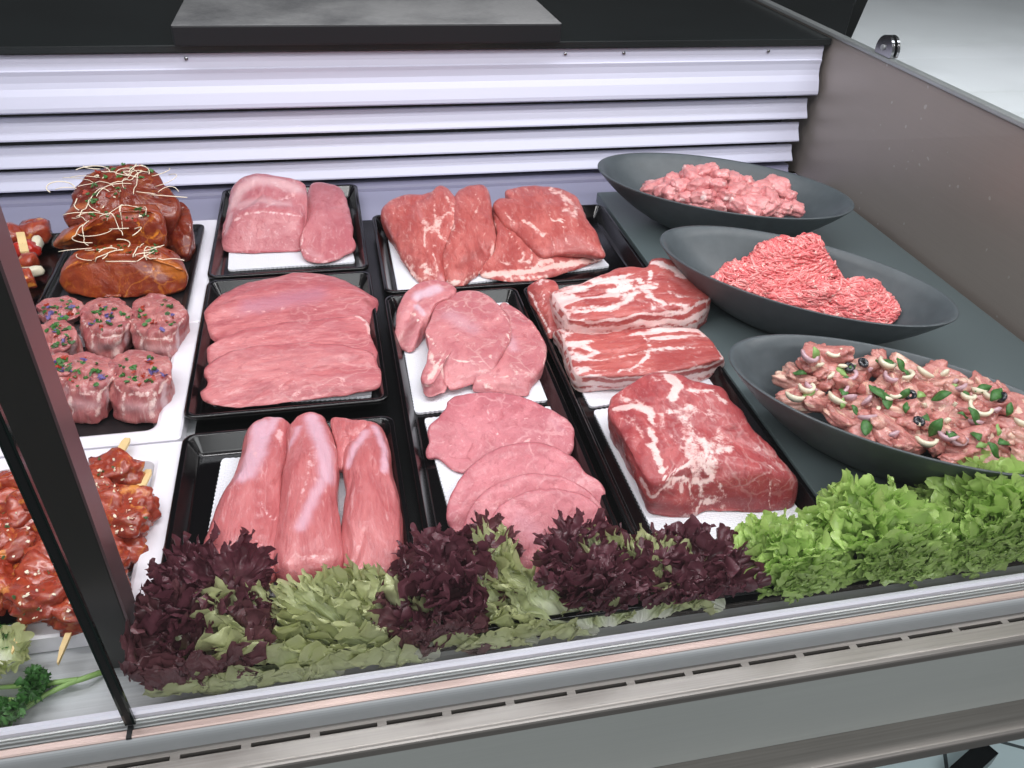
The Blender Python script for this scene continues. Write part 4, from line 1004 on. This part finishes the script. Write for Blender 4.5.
flecks('chopped_herbs', stack, 110, [(125, 172, 40, 8), (105, 195, 30, 10), (115, 214, 38, 8), (125, 250, 48, 5)], [M['herb_dark'], M['herb'], M['sprout'], M['red_stain']], 'chopped green herbs strewn over the marinated joints', 'herbs', 8)

# bacon wrapped medallions with herb topping
med_specs = [(61, 311, 23, 13, 14, 'herb topped medallion at the back left, against the post'), (107, 317, 25, 19, 36, 'herb topped medallion in the middle of the back row'), (157, 316, 27, 22, 36, 'herb topped medallion at the back right, with loose pale wrapping'),
             (57, 337, 20, 16, 22, 'herb topped medallion behind the post, second row'), (87, 373, 28, 19, 42, 'herb topped medallion in the front row, nearer the post'), (140, 372, 31, 22, 42, 'herb topped medallion at the front right corner of the black inlay'), (63, 366, 15, 11, 22, 'small wrapped medallion half hidden by the post')]
for i, (cx, cy, rx, ry, dr, lab) in enumerate(med_specs):
    zb = .0085; zt_ = .045; r = random.Random(i+50); sil = []; inn = []
    for k in range(20):
        a = 2*PI*k/20; c, s = math.cos(a), math.sin(a); w_ = 1+.05*r.uniform(-1, 1)+(.05*math.cos(2*a))
        if s < .05: sil.append((cx+rx*c*w_, cy+ry*s*w_, zt_))
        else: sil.append((cx+rx*c*.93*w_, cy+ry*s*w_*.8+dr*min(1, s*1.6)*.82, zt_+(zb+.004-zt_)*min(1, s*1.7)))
        inn.append((cx+rx*.84*c*w_, cy+ry*.84*s*w_, zt_+.006))
    o = blob('wrapped_medallion', M['medallion'], sil, zb, dome=.004, inner=inn, base_in=.95, amp=.0032, freq=55, lump=.002, n=130, label=lab, group=None, seed=80+i, bulge=.003,
             fat=[([(cx-rx, cy+2), (cx-rx*.6, cy+ry*.9), (cx, cy+ry*1.05), (cx+rx*.6, cy+ry*.9), (cx+rx, cy+2)], .0028, .85), ([(cx+rx*.5, cy+ry), (cx+rx*.4, cy+ry+dr*.6)], .006, .6), ([(cx-rx*.6, cy+ry), (cx-rx*.5, cy+ry+dr*.6)], .004, .6)],
             film=[([(cx-rx*.5, cy+ry+dr*.3), (cx+rx*.5, cy+ry+dr*.3)], .010, .45), ([(cx+rx*.8, cy+ry*.6), (cx+rx*.8, cy+ry+dr*.4)], .006, .9)],
             groove=[([(cx-rx, cy), (cx, cy+2), (cx+rx, cy-1)], .0045, .0075)], dark=[([(cx-rx*.4, cy+ry+dr*.7), (cx+rx*.4, cy+ry+dr*.7)], .005, .4)])
    bv = bvh_of([o])
    tp = flecks('herb_topping', bv, 26, [(cx, cy, rx*.8, ry*.75)], [M['herb_dark'], M['petal'], M['herb'], M['red_stain']], 'green herbs and violet petals', None, 90+i, (.0018, .0042))
    del tp['label']; tp.parent = o; tp.matrix_parent_inverse = Matrix.Translation(-o.location)

# kebabs on flat wooden sticks
KM = [make_lump('kebab_chunk_mesh', M['kebab'], .030, .020, .016, s_+.3, .38, 1.25, 0, 4, .15) for s_ in range(5)]
def kebab(a, b_, n, label, seed, stick=(-.035, .045), zc=.030, s0=.0, s1=1.0, tip=True):
    A = P(*a, zc); B = P(*b_, zc); d = (B-A); L = d.length; d.normalize(); r = random.Random(seed)
    root = empty('kebab_skewer', (A.x, A.y, .0085), label, 'kebab')
    p0 = A+d*stick[0]; p1 = B+d*stick[1]; side = d.cross(Vector((0, 0, 1))).normalized()
    def st(p, w_, z=0): return [p+side*w_+Vector((0, 0, .0015+z)), p-side*w_+Vector((0, 0, .0015+z)), p-side*w_+Vector((0, 0, -.0015+z)), p+side*w_+Vector((0, 0, -.0015+z))]
    bm = loops_bm([st(p0, .0006, -.010), st(p0+d*.012, .0022, -.006), st(A+d*.02, .0035), st(p1-d*.006, .0045), st(p1, .0028)])
    bm_obj('wooden_stick', bm, M['wood'], root)
    for k in range(n):
        t = (k+.5)/n
        c = A+d*L*t+side*r.uniform(-.004, .004)+Vector((0, 0, r.uniform(-.003, .003)))
        place('meat_piece', KM[r.randrange(5)], c, (r.uniform(-.6, .6), r.uniform(-.6, .6), math.atan2(side.y, side.x)+r.uniform(-.4, .4)), r.uniform(.9, 1.2), parent=root)
    return root
kebab((72, 622), (134, 500), 6, 'glazed meat kebab nearest the front, its stick end showing right of the post', 1, zc=.028)
kebab((28, 612), (112, 466), 8, 'glazed meat kebab in the middle, upper stick end right of the post', 2, zc=.032)
kebab((-30, 610), (40, 500), 6, 'glazed meat kebab at the left edge, left of the glass joint', 3, zc=.032)
kebab((-10, 560), (20, 480), 4, 'glazed meat kebab furthest back at the left edge', 4, zc=.034)
bpy.context.view_layer.update()
KO = [c for o in COL.objects if o.name.startswith('kebab_skewer') for c in o.children if c.name.startswith('meat')]
flecks('kebab_seasoning', bvh_of(KO), 120, [(110, 475, 18, 18), (125, 520, 22, 22), (25, 540, 25, 55), (45, 600, 40, 30)], [M['sprout'], M['red_stain'], M['herb'], M['sprout']], 'seeds and spice flecks on the glazed kebabs', 'seasoning', 12, (.0007, .0018))

# tomato and onion skewer at the far left
root = empty('vegetable_skewer', (P(25, 250, .008).x, P(25, 250, .008).y, .0045), 'skewer of dark meat, tomato and onion on the black tray at far left', 'skewer')
for (a, b_, rr, mt, nm, sc_) in ((35, 232, .026, M['kebab'], 'meat_piece', (1, .9, .8)), (26, 250, .020, M['tomato'], 'tomato_half', (1, 1, .8)), (36, 246, .018, M['onion_white'], 'onion_piece', (1.2, .5, .6)), (28, 262, .016, M['kebab'], 'meat_piece', (1, 1, .9)), (32, 272, .016, M['onion_white'], 'onion_piece', (1.2, .5, .6)), (24, 280, .016, M['kebab'], 'meat_piece', (1, 1, 1)), (12, 236, .02, M['kebab'], 'meat_piece', (1, 1, 1))):
    me_ = make_lump(nm, mt, rr, rr, rr, a*.37, .22, 1.3, 0, 3)
    place(nm, me_, P(a, b_, .028), (0, .2, a), sc_, parent=root)
s_ = P(20, 232, .05); e_ = P(22, 244, .05)
b = loops_bm([[s_+Vector(q) for q in ((-.006, 0, 0), (.006, 0, 0), (.006, 0, -.003), (-.006, 0, -.003))], [e_+Vector(q) for q in ((-.006, 0, -.012), (.006, 0, -.012), (.006, 0, -.015), (-.006, 0, -.015))]])
bm_obj('wooden_stick', b, M['wood'], root)
# ------------------------------------------------------------------ what the bowls hold
DM = [make_lump('diced_pork_mesh', M['chunk'], .027, .020, .016, s_+.7, .30, 1.05, .1, 4) for s_ in range(7)]
r = random.Random(21)
def bowl_floor(k, x, y):
    (cx, cy), a, bb, an = BC[k]; dx, dy = x-cx, y-cy
    u = (dx*math.cos(an)+dy*math.sin(an))/a; v = (-dx*math.sin(an)+dy*math.cos(an))/bb
    s = math.hypot(u, v); prof = [(0, 0), (.30, 0.0), (.44, .06), (.58, .20), (.72, .40), (.84, .62), (.93, .82), (1.0, 1.0)]
    return .0205+.006+(ZR-.0205)*float(np.interp(s, [p[0] for p in prof], [p[1] for p in prof])), s
# heap drawn as (px, py, z): back to front
heap = [(672, 183, .112), (690, 176, .124), (706, 172, .130), (718, 176, .128), (665, 190, .104), (682, 188, .114), (700, 186, .122), (716, 186, .122), (732, 181, .120), (742, 183, .116), (655, 189, .098), (735, 192, .116), (722, 196, .114), (704, 197, .112), (688, 197, .106), (671, 196, .098), (748, 194, .110), (762, 190, .112), (776, 187, .112), (786, 196, .104), (770, 199, .108), (752, 203, .104), (734, 204, .104), (716, 205, .100), (765, 208, .098), (782, 207, .096), (793, 208, .092), (698, 205, .096), (748, 211, .094), (745, 186, .108), (758, 198, .1), (728, 188, .108), (775, 212, .088), (710, 190, .105), (690, 184, .104)]
for i, (a, b_, z) in enumerate(heap):
    p = P(a, b_, z-.006); fz, s = bowl_floor(1, p.x, p.y)
    place('diced_pork', DM[i % 7], (p.x, p.y, max(p.z, fz+.006)), (r.uniform(-.5, .5), r.uniform(-.5, .5), r.uniform(0, 6)), r.uniform(.72, 1.0),
          'piece of diced pale pink pork in the back charcoal bowl', 'diced pork', 'diced pork in the back bowl')
for i in range(26):
    t = r.uniform(0, 2*PI); q = r.uniform(0, .5)
    x, y = BC[1][0][0]+.01+q*.15*math.cos(t), BC[1][0][1]-.01+q*.11*math.sin(t); fz, s = bowl_floor(1, x, y)
    place('diced_pork', DM[i % 7], (x, y, fz+.014+r.uniform(0, .03)), (r.uniform(-.5, .5), r.uniform(-.5, .5), r.uniform(0, 6)), r.uniform(.8, 1.0),
          'piece of diced pale pink pork in the back charcoal bowl', 'diced pork', 'diced pork in the back bowl')

# mince: a mound and a folded rope of strands, each one uncountable
def mince(sil, zc, dome, label, seed, n, flow, core_z0):
    core = blob('minced_meat_core', M['mince'], sil, core_z0, dome=dome, base_in=.55, amp=.004, freq=60, n=120, seed=seed, label='x', lump=.006, edge=.7)
    bv = bvh_of([core]); R = random.Random(seed)
    xs = [p[0] for p in sil]; ys = [p[1] for p in sil]
    V = []; F = []; T = []
    for _ in range(n):
        a, b_ = R.uniform(min(xs), max(xs)), R.uniform(min(ys), max(ys))
        p, nn = surf(bv, a, b_)
        if p is None: continue
        an = flow(a, b_)+R.gauss(0, .55); L = R.uniform(.010, .034); N_ = 7; rad = R.uniform(.0014, .0022); tone = R.random()
        q = p.copy(); cur = R.uniform(-60, 60); pts = []; lift = R.uniform(-.0008, .003)
        for k in range(N_):
            h = bv.find_nearest(q); pts.append(h[0]+h[1]*(lift+.0016*math.sin(k/(N_-1)*PI)))
            tdir = Vector((math.cos(an), math.sin(an), 0)); tdir = (tdir-h[1]*tdir.dot(h[1])).normalized()
            q = h[0]+tdir*(L/N_); an += cur*L/N_
        st = len(V)
        for k, c in enumerate(pts):
            d = (pts[min(k+1, N_-1)]-pts[max(k-1, 0)]).normalized(); u = d.cross(Vector((.1, .2, 1))).normalized(); w_ = d.cross(u)
            rr = rad*(.55 if k in (0, N_-1) else 1)
            for m_ in range(6):
                V.append(c+(u*math.cos(m_*PI/3)+w_*math.sin(m_*PI/3))*rr); T.append(tone)
        for k in range(N_-1):
            for m_ in range(6):
                F.append((st+k*6+m_, st+k*6+(m_+1) % 6, st+(k+1)*6+(m_+1) % 6, st+(k+1)*6+m_))
        F.append(tuple(range(st, st+6))[::-1]); F.append(tuple(range(st+(N_-1)*6, st+N_*6)))
    # core and strands are one mass
    k = len(V); V += [v.co+core.location for v in core.data.vertices]; F += [tuple(i+k for i in p.vertices) for p in core.data.polygons]; T += [.1]*len(core.data.vertices)
    bpy.data.objects.remove(core)
    o = from_pydata('minced_meat', V, F, M['mince'], attrs={'tone': T, 'fat': [0]*len(V)})
    return tag(o, label, 'minced meat', None, 'stuff')
mince([(712, 280, .088), (722, 272, .094), (735, 262, .104), (752, 254, .114), (766, 245, .124), (778, 239, .130), (790, 241, .130), (803, 238, .132), (815, 240, .130), (825, 250, .120), (834, 262, .108), (844, 273, .094), (842, 284, .080), (815, 296, .070), (780, 302, .066), (745, 296, .070), (722, 288, .080)], 0, .012,
      'taller mound of fresh pink mince in the middle bowl', 31, 2400, lambda a, b_: 2.2+(a-770)*.02+.8*math.sin(b_*.12), .05)
mince([(766, 296, .082), (785, 287, .092), (805, 284, .098), (825, 284, .098), (845, 281, .100), (865, 283, .098), (880, 290, .090), (890, 300, .080), (894, 312, .070), (886, 322, .062), (865, 324, .060), (835, 322, .060), (800, 314, .064), (775, 306, .072)], 0, .012,
      'flatter folded rope of fresh mince in front of the taller mound', 32, 1700, lambda a, b_: -.35+(.9 if a > 860 else 0)*math.sin((b_-280)*.08), .05)

# marinated strips with onion, olives and herbs
SM = [make_lump('pork_strip_mesh', M['stirfry_pale'] if s_ in (2, 5) else M['stirfry'], .030, .0135, .0105, s_+.15, .30, 1.1, .35, 4) for s_ in range(8)]
poly = [(782, 390), (790, 374), (800, 362), (815, 352), (835, 352), (850, 362), (868, 358), (890, 362), (912, 370), (935, 372), (960, 380), (990, 390), (1010, 398), (1030, 412), (1060, 430), (1060, 470), (1030, 476), (1000, 468), (960, 462), (920, 450), (880, 438), (850, 428), (820, 412), (790, 400)]
def inside(x, y, q):
    c = False
    for i in range(len(q)):
        (x1, y1), (x2, y2) = q[i-1], q[i]
        if (y1 > y) != (y2 > y) and x < (x2-x1)*(y-y1)/(y2-y1)+x1: c = not c
    return c
def zheap(a, b_):
    # a long low ridge: higher at the back middle, sinking to the rim in front
    zr_ = .104-(b_-(352+(a-815)*.21))*.00030
    return zr_+.016*math.exp(-((a-820)/22)**2-((b_-358)/12)**2)
r = random.Random(8); pts = []
tries = 0
while len(pts) < 88 and tries < 20000:
    tries += 1
    a, b_ = r.uniform(770, 1060), r.uniform(350, 478)
    if not inside(a, b_, poly): continue
    if any(((a-c)/13)**2+((b_-d)/8.5)**2 < 1 for c, d in pts): continue
    pts.append((a, b_))
pts.sort(key=lambda q: q[1]-.2*q[0])
for i, (a, b_) in enumerate(pts):
    p = P(a, b_, zheap(a, b_)-.004); fz, s = bowl_floor(3, p.x, p.y)
    place('pork_strip', SM[i % 8], (p.x, p.y, max(p.z, fz+.003)), (r.uniform(-.5, .5), r.uniform(-.35, .35), r.uniform(0, 6)), r.uniform(.75, 1.05),
          'glossy pink marinated pork strip in the bowl nearest the lettuce', 'pork strip', 'marinated pork strips in the nearest bowl')
bpy.context.view_layer.update()
hb = bvh_of([o for o in COL.objects if o.name.startswith('pork_strip')])
def arc(cx, cy, R_, a0, a1, th, w_, nn, lift=.002):
    """curved slice of onion: a thin band bent round"""
    nn = (nn+Vector((0, 0, 1.2))).normalized(); u = nn.cross(Vector((1, .3, 0))).normalized(); v = nn.cross(u); b = bmesh.new(); L = []
    for k in range(17):
        t = a0+(a1-a0)*k/16; e = u*math.cos(t)+v*math.sin(t); c = e*R_
        ww = w_*(.35+.65*math.sin(PI*k/16)); L.append([c+e*th+nn*ww, c-e*th+nn*ww*.9, c-e*th-nn*ww*.4, c+e*th-nn*ww*.4])
    return loops_bm(L)
def scatter(n, seed): 
    R = random.Random(seed); out = []
    while len(out) < n:
        a, b_ = R.uniform(785, 1024), R.uniform(356, 470)
        if not inside(a, b_, poly): continue
        if any(abs(a-c)+abs(b_-d) < 13 for c, d, _, _ in out): continue
        p, nn = surf(hb, a, b_)
        if p is not None: out.append((a, b_, p, nn))
    return out
R = random.Random(4)
fixed_on = [(816, 367), (829, 378), (850, 400), (806, 392), (866, 405), (905, 378), (960, 390), (975, 425), (868, 420), (842, 392)]
for a, b_ in fixed_on:
    p, nn = surf(hb, a, b_)
    if p is None: continue
    pale = R.random() < .45
    o = bm_obj('onion_slice', arc(0, 0, R.uniform(.007, .012), R.uniform(0, 3), R.uniform(3.4, 5.0), .0016, .0055, nn), M['onion_white'] if pale else M['onion'], None, True)
    o.location = p+nn*.001
    if pale: tag(o, 'curved pale onion slice among the marinated strips', 'onion slice', 'pale onion slices in the nearest bowl')
    else: tag(o, 'curved purple-rimmed onion slice among the marinated strips', 'onion slice', 'red onion slices in the nearest bowl')
for a, b_, p, nn in scatter(30, 9):
    pale = R.random() < .6
    o = bm_obj('onion_slice', arc(0, 0, R.uniform(.006, .011), R.uniform(0, 3), R.uniform(3.0, 4.6), .0018, .005, nn), M['onion_white'] if pale else M['onion'], None, True)
    o.location = p+nn*.001
    if pale: tag(o, 'curved pale onion slice among the marinated strips', 'onion slice', 'pale onion slices in the nearest bowl')
    else: tag(o, 'curved purple-rimmed onion slice among the marinated strips', 'onion slice', 'red onion slices in the nearest bowl')
for a, b_ in [(848, 371), (909, 400), (878, 392), (918, 424), (1000, 402), (862, 366), (950, 440)]:
    p, nn = surf(hb, a, b_)
    if p is None: continue
    nn = (nn+Vector((0, 0, .8))).normalized(); u = nn.cross(Vector((1, .2, 0))).normalized(); v = nn.cross(u); LL = []
    for rr, h in ((.002, 0), (.0055, 0), (.0068, .002), (.0055, .004), (.002, .004)):
        LL.append([(u*math.cos(t)+v*math.sin(t))*rr+nn*h for t in np.linspace(0, 2*PI, 21)[:-1]])
    LL.append(LL[0]); o = bm_obj('olive_slice', loops_bm(LL, False, False), M['olive'], None, True); o.location = p+nn*.0005
    tag(o, 'black olive ring lying on the marinated strips', 'olive slice', 'olive rings in the nearest bowl')
for a, b_, p, nn in scatter(34, 15):
    b = bmesh.new(); nn = (nn+Vector((0, 0, .5))).normalized(); t_ = R.uniform(0, 6); u = nn.cross(Vector((math.cos(t_), math.sin(t_), 0))).normalized(); v = nn.cross(u); L = R.uniform(.008, .016); LL = []
    for k in range(9):
        s_ = k/8; w_ = .42*L*math.sin(PI*min(.98, max(.04, s_)))**.8; c = u*(s_-.5)*L*1.6+nn*(.002*math.sin(s_*5))
        LL.append([c+v*w_+nn*.0004, c+nn*(.0016), c-v*w_+nn*.0004, c-v*w_, c, c+v*w_])
    o = bm_obj('herb_leaf', loops_bm(LL), M['herb_dark'] if R.random() < .8 else M['stem'], None, True); o.location = p+nn*.0012
    tag(o, 'small green herb leaf stuck to the marinated strips', 'herb leaf', 'herb leaves in the nearest bowl')
# ------------------------------------------------------------------ lettuce along the front
def leaf_data(L, W, seed, cup=.35, ruf=.13, nr=20, na=300, span=2.5, stemw=.12, lobes=9, curl=.5, frill=1.0):
    """a frilly leaf: a fan from its rib whose margin is longer than the blade, so that it crimps"""
    V = []; T = []; off = seed*13.7
    for i in range(nr+1):
        s = (i/nr)**.8
        for j in range(na+1):
            q = j/na*2-1; th = q*span*.5*PI*.55
            e = 1-.35*abs(q)**2.2
            jag = 1+(.10*noise.noise(Vector((q*lobes*.6, off, 0)))+.035*noise.noise(Vector((q*lobes*4, off, 2))))*s
            Rr = s*e*jag
            x = Rr*L*math.cos(th*.85); y = Rr*W*math.sin(th)*1.15+q*stemw*W*(1-s)*.8
            f1, f2, f3 = lobes*1.2, lobes*3.0, lobes*6.5
            a1 = ruf*L*s**2.0; a2 = frill*.60*ruf*L*s**4
            ph = off+3*noise.noise(Vector((q*2.5, off, 1)))
            ph2 = off*2+5*noise.noise(Vector((q*3.5, off, 7)))
            w1 = math.sin(q*f1*2+ph); w2 = math.sin(q*f2*2+ph2)
            z = a1*(w1+.5*noise.noise(Vector((q*lobes, s*3, off))))+a2*(w2+.7*noise.noise(Vector((q*lobes*4, s*6, off))))
            a3 = frill*.34*ruf*L*s**7; z += a3*(math.sin(q*f3*2+ph2*1.7)+.6*noise.noise(Vector((q*lobes*9, s*8, off))))
            dx = a3*1.1*math.cos(q*f3*2+ph2*1.7+.5)+a1*.5*math.cos(q*f1*2+ph+.6)+a2*.9*math.cos(q*f2*2+ph2+.4)-a2*.35*w2*w2
            z += cup*L*s*s*(abs(q)**1.5*.9)+curl*L*(s**2)*.35-.10*L*math.exp(-(q/.10)**2)*(1-s)*s
            z += .035*L*math.sin(s*14+q*9+off)*s*(1-s)*2
            x += dx*math.cos(th); y += dx*math.sin(th)
            V.append(Vector((x, y, z))); T.append(min(1, max(0, s*1.02-.18*math.exp(-(q/.13)**2)*(1-s*.6))))
    F = [(i*(na+1)+j, i*(na+1)+j+1, (i+1)*(na+1)+j+1, (i+1)*(na+1)+j) for i in range(nr) for j in range(na)]
    return V, F, T
GL = [('green_leaf', leaf_data(.075, .06, s_, .45, .13, lobes=8)) for s_ in range(5)]
RL = [('red_leaf', leaf_data(.080, .055, s_+20, .25, .12, lobes=8)) for s_ in range(4)]
DL = [('red_dark_leaf', leaf_data(.075, .060, s_+30, .35, .13, lobes=9)) for s_ in range(4)]
XL_ = [('mixed_leaf', leaf_data(.125, .050, s_+40, .10, .09, lobes=9, frill=1.1, stemw=.22, span=1.9, curl=.2)) for s_ in range(4)]
def bunch(name, px, py, leaves, label, z=.004, xmin=-.19):
    """leaves: (leaf, px, py, z, heading degrees, pitch degrees, roll, scale); each leaf gets its own mesh, bent back off the glass"""
    c = P(px, py, 0); root = empty(name, (c.x, c.y, .003), label, 'lettuce')
    for (mt, (V, F, T)), a, b_, zz, hd, pt, rl, sc in leaves:
        p = P(a, b_, zz); Rm = Matrix.Rotation(math.radians(hd), 3, 'Z') @ Matrix.Rotation(math.radians(-pt), 3, 'Y') @ Matrix.Rotation(math.radians(rl), 3, 'X')
        W = []
        for v, tt in zip(V, T):
            q = p+Rm @ (v*sc); q = q+noise.noise_vector(q*70)*.0075*tt+noise.noise_vector(q*190)*.0042*tt*tt
            yl = .4365+.045*max(0, .06-q.z)*0
            if q.y < yl+.016: q.y = yl+.016*math.exp((q.y-yl-.016)/.030)+.004*abs(noise.noise(q*150))
            if q.x < xmin: q.x = xmin-.008*(1-math.exp((q.x-xmin)/.02))
            if q.z < .008: q.z = .003+.005*math.exp((q.z-.008)/.01)
            W.append(q)
        from_pydata('leaf', W, F, M[mt], root, True, {'tip': T})
    return root
def auto(meshes, px, py, rx, ry, n, seed, z=(.012, .05), sc=(.8, 1.1), pitch=(5, 60), hd=(0, 360)):
    R = random.Random(seed); out = []
    for k in range(n):
        a = k/n*2*PI+R.uniform(-.4, .4); t = R.uniform(.15, .8)
        out.append((meshes[R.randrange(len(meshes))], px+rx*t*math.cos(a), py+ry*t*math.sin(a), R.uniform(*z), R.uniform(*hd), R.uniform(*pitch), R.uniform(-25, 25), R.uniform(*sc)))
    return out
def dome(meshes, px, py, R0, n, seed, z0_=.02, sc=(.8, 1.0)):
    """curly head: leaves stand out of a heart in all upward directions"""
    R = random.Random(seed); c = P(px, py, z0_); out = []
    for k in range(n):
        t = (k+.5)/n; pt = 5+80*t; hd = k*137.5+R.uniform(-15, 15)
        out.append((meshes[R.randrange(len(meshes))], px, py, z0_+.010*t, hd, pt, R.uniform(-30, 30), R.uniform(*sc)*R0))
    return out
# left: dark red and green leaves in front of the tenderloins
bunch('red_lettuce', 215, 630, auto(DL, 212, 618, 30, 24, 7, 1, (.010, .035), (.62, .85), (5, 45)) + auto(RL, 205, 676, 34, 24, 7, 2, (.006, .025), (.65, .9), (5, 35))+[(DL[1], 235, 590, .03, 100, 50, 0, .62), (RL[0], 180, 640, .03, 120, 50, 0, .6)], 'dark red curly lettuce at the left corner beside the post')
bunch('mixed_lettuce', 320, 630, [(XL_[0], 440, 668, .006, 163, 6, 10, 1.15), (XL_[1], 430, 660, .014, 148, 14, -15, 1.0), (XL_[2], 410, 655, .016, 132, 24, 15, .78), (XL_[3], 345, 682, .006, 174, 6, 0, .9), (XL_[0], 405, 650, .020, 118, 30, 25, .6), (XL_[1], 330, 664, .014, 165, 12, 20, .85), (XL_[2], 360, 650, .018, 140, 26, -25, .72), (XL_[3], 300, 655, .018, 150, 22, 15, .75), (XL_[0], 435, 650, .012, 105, 26, 10, .5), (XL_[2], 275, 690, .006, 178, 8, 10, .75)], 'pale green lettuce leaves with ribs in front of the tenderloins')
bunch('red_lettuce', 450, 600, auto(DL, 445, 588, 30, 22, 7, 3, (.015, .04), (.55, .75), (10, 50)) + auto(RL, 435, 636, 32, 16, 6, 13, (.008, .022), (.6, .8), (5, 35)), 'red-brown lettuce between the right tenderloin and the round steaks')
bunch('mixed_lettuce', 520, 610, [(XL_[0], 600, 640, .006, 158, 8, 10, .85), (XL_[1], 590, 636, .012, 140, 20, -12, .75), (XL_[2], 540, 650, .006, 165, 8, 10, .8), (XL_[3], 555, 634, .014, 125, 28, 0, .62), (XL_[1], 515, 625, .018, 112, 32, 12, .6), (XL_[2], 610, 630, .01, 80, 26, 12, .45), (RL[2], 490, 560, .03, 110, 50, 12, .55), (XL_[0], 505, 592, .028, 110, 40, 12, .5)], 'green lettuce leaves in front of the round steaks')
bunch('red_lettuce', 590, 570, auto(DL, 588, 583, 24, 26, 10, 5, (.012, .050), (.5, .72), (10, 60)), 'dark purple curly lettuce overlapping the front round steak')
bunch('red_lettuce', 690, 570, auto(DL, 680, 582, 44, 18, 12, 6, (.010, .036), (.5, .72), (10, 55)) + [(XL_[0], 640, 624, .008, 80, 35, 0, .65), (XL_[3], 660, 618, .008, 60, 30, 0, .6), (XL_[2], 725, 608, .008, 150, 20, 0, .7), (XL_[1], 625, 600, .02, 120, 35, 0, .55)], 'dark purple curly lettuce left of the first green head')
bunch('green_lettuce', 785, 560, dome(GL, 785, 578, .80, 17, 7, .012)+dome(GL, 770, 561, .6, 8, 37, .014), 'small green curly lettuce head with white heart beside the red leaves')
bunch('green_lettuce', 880, 545, dome(GL, 868, 556, 1.0, 18, 8, .016)+dome(GL, 905, 562, .85, 11, 18, .012), 'middle green curly lettuce head in front of the nearest bowl')
bunch('green_lettuce', 975, 530, dome(GL, 985, 538, 1.05, 18, 9, .02)+dome(GL, 975, 514, .9, 12, 19, .025)+dome(GL, 1040, 521, 1.0, 12, 29, .02), 'right green curly lettuce head at the edge of the photo')
bunch('green_lettuce', 960, 560, dome(GL, 968, 566, .72, 10, 10, .008), 'low green lettuce leaves against the front lip on the right')

# parsley at the lower left
PL = [('herb_dark', leaf_data(.022, .020, s_+60, .5, .2, nr=8, na=60, lobes=6)) for s_ in range(3)]
root = empty('parsley_sprig', (P(40, 690, 0).x, P(40, 690, 0).y, .002), 'parsley sprig with long pale green stems on the steel deck at lower left', 'parsley')
for pts in ([(108, 670), (85, 678), (70, 683), (45, 695), (20, 712), (0, 722)], [(78, 680), (50, 683), (20, 686), (-8, 688)], [(30, 702), (10, 700), (-8, 698)]):
    bm_obj('stem', tube_bm([P(a, b_, .006+.003*math.sin(a*.1)) for a, b_ in pts], .0026, 8, None, .0018), M['stem'], root, True)
R = random.Random(2)
for (cx, cy, n_, rr, ss) in ((35, 683, 18, 6, .42), (3, 642, 16, 9, .55), (8, 718, 12, 10, .5)):
    for k in range(n_):
        V, F, T = PL[k % 3][1]; p = P(cx+R.gauss(0, rr*.5), cy+R.gauss(0, rr*.5), R.uniform(.006, .020))
        from mathutils import Euler
        Rm = Euler((R.uniform(-1, 1), R.uniform(-1, 1), R.uniform(0, 6))).to_matrix(); sc = R.uniform(.8, 1.2)*ss
        W = [p+Rm @ (v*sc) for v in V]
        for q in W: q.z = max(q.z, .002); q.y = max(q.y, .437)
        from_pydata('leaflet', W, F, M['herb_dark'], root)
c = P(4, 664, 0); r_ = empty('green_lettuce', (c.x, c.y, .002), 'small yellow-green frilly leaf beside the parsley at the left edge', 'lettuce')
V, F, T = GL[1][1]
for hd, sc in ((0, .42), (120, .38), (240, .40)):
    Rm = Matrix.Rotation(math.radians(hd), 3, 'Z') @ Matrix.Rotation(math.radians(-40), 3, 'Y')
    W = [P(4, 664, .012)+Rm @ (v*sc) for v in V]
    for q in W: q.z = max(q.z, .003); q.y = max(q.y, .437)
    from_pydata('leaf', W, F, M['mixed_leaf'], r_, True, {'tip': T})
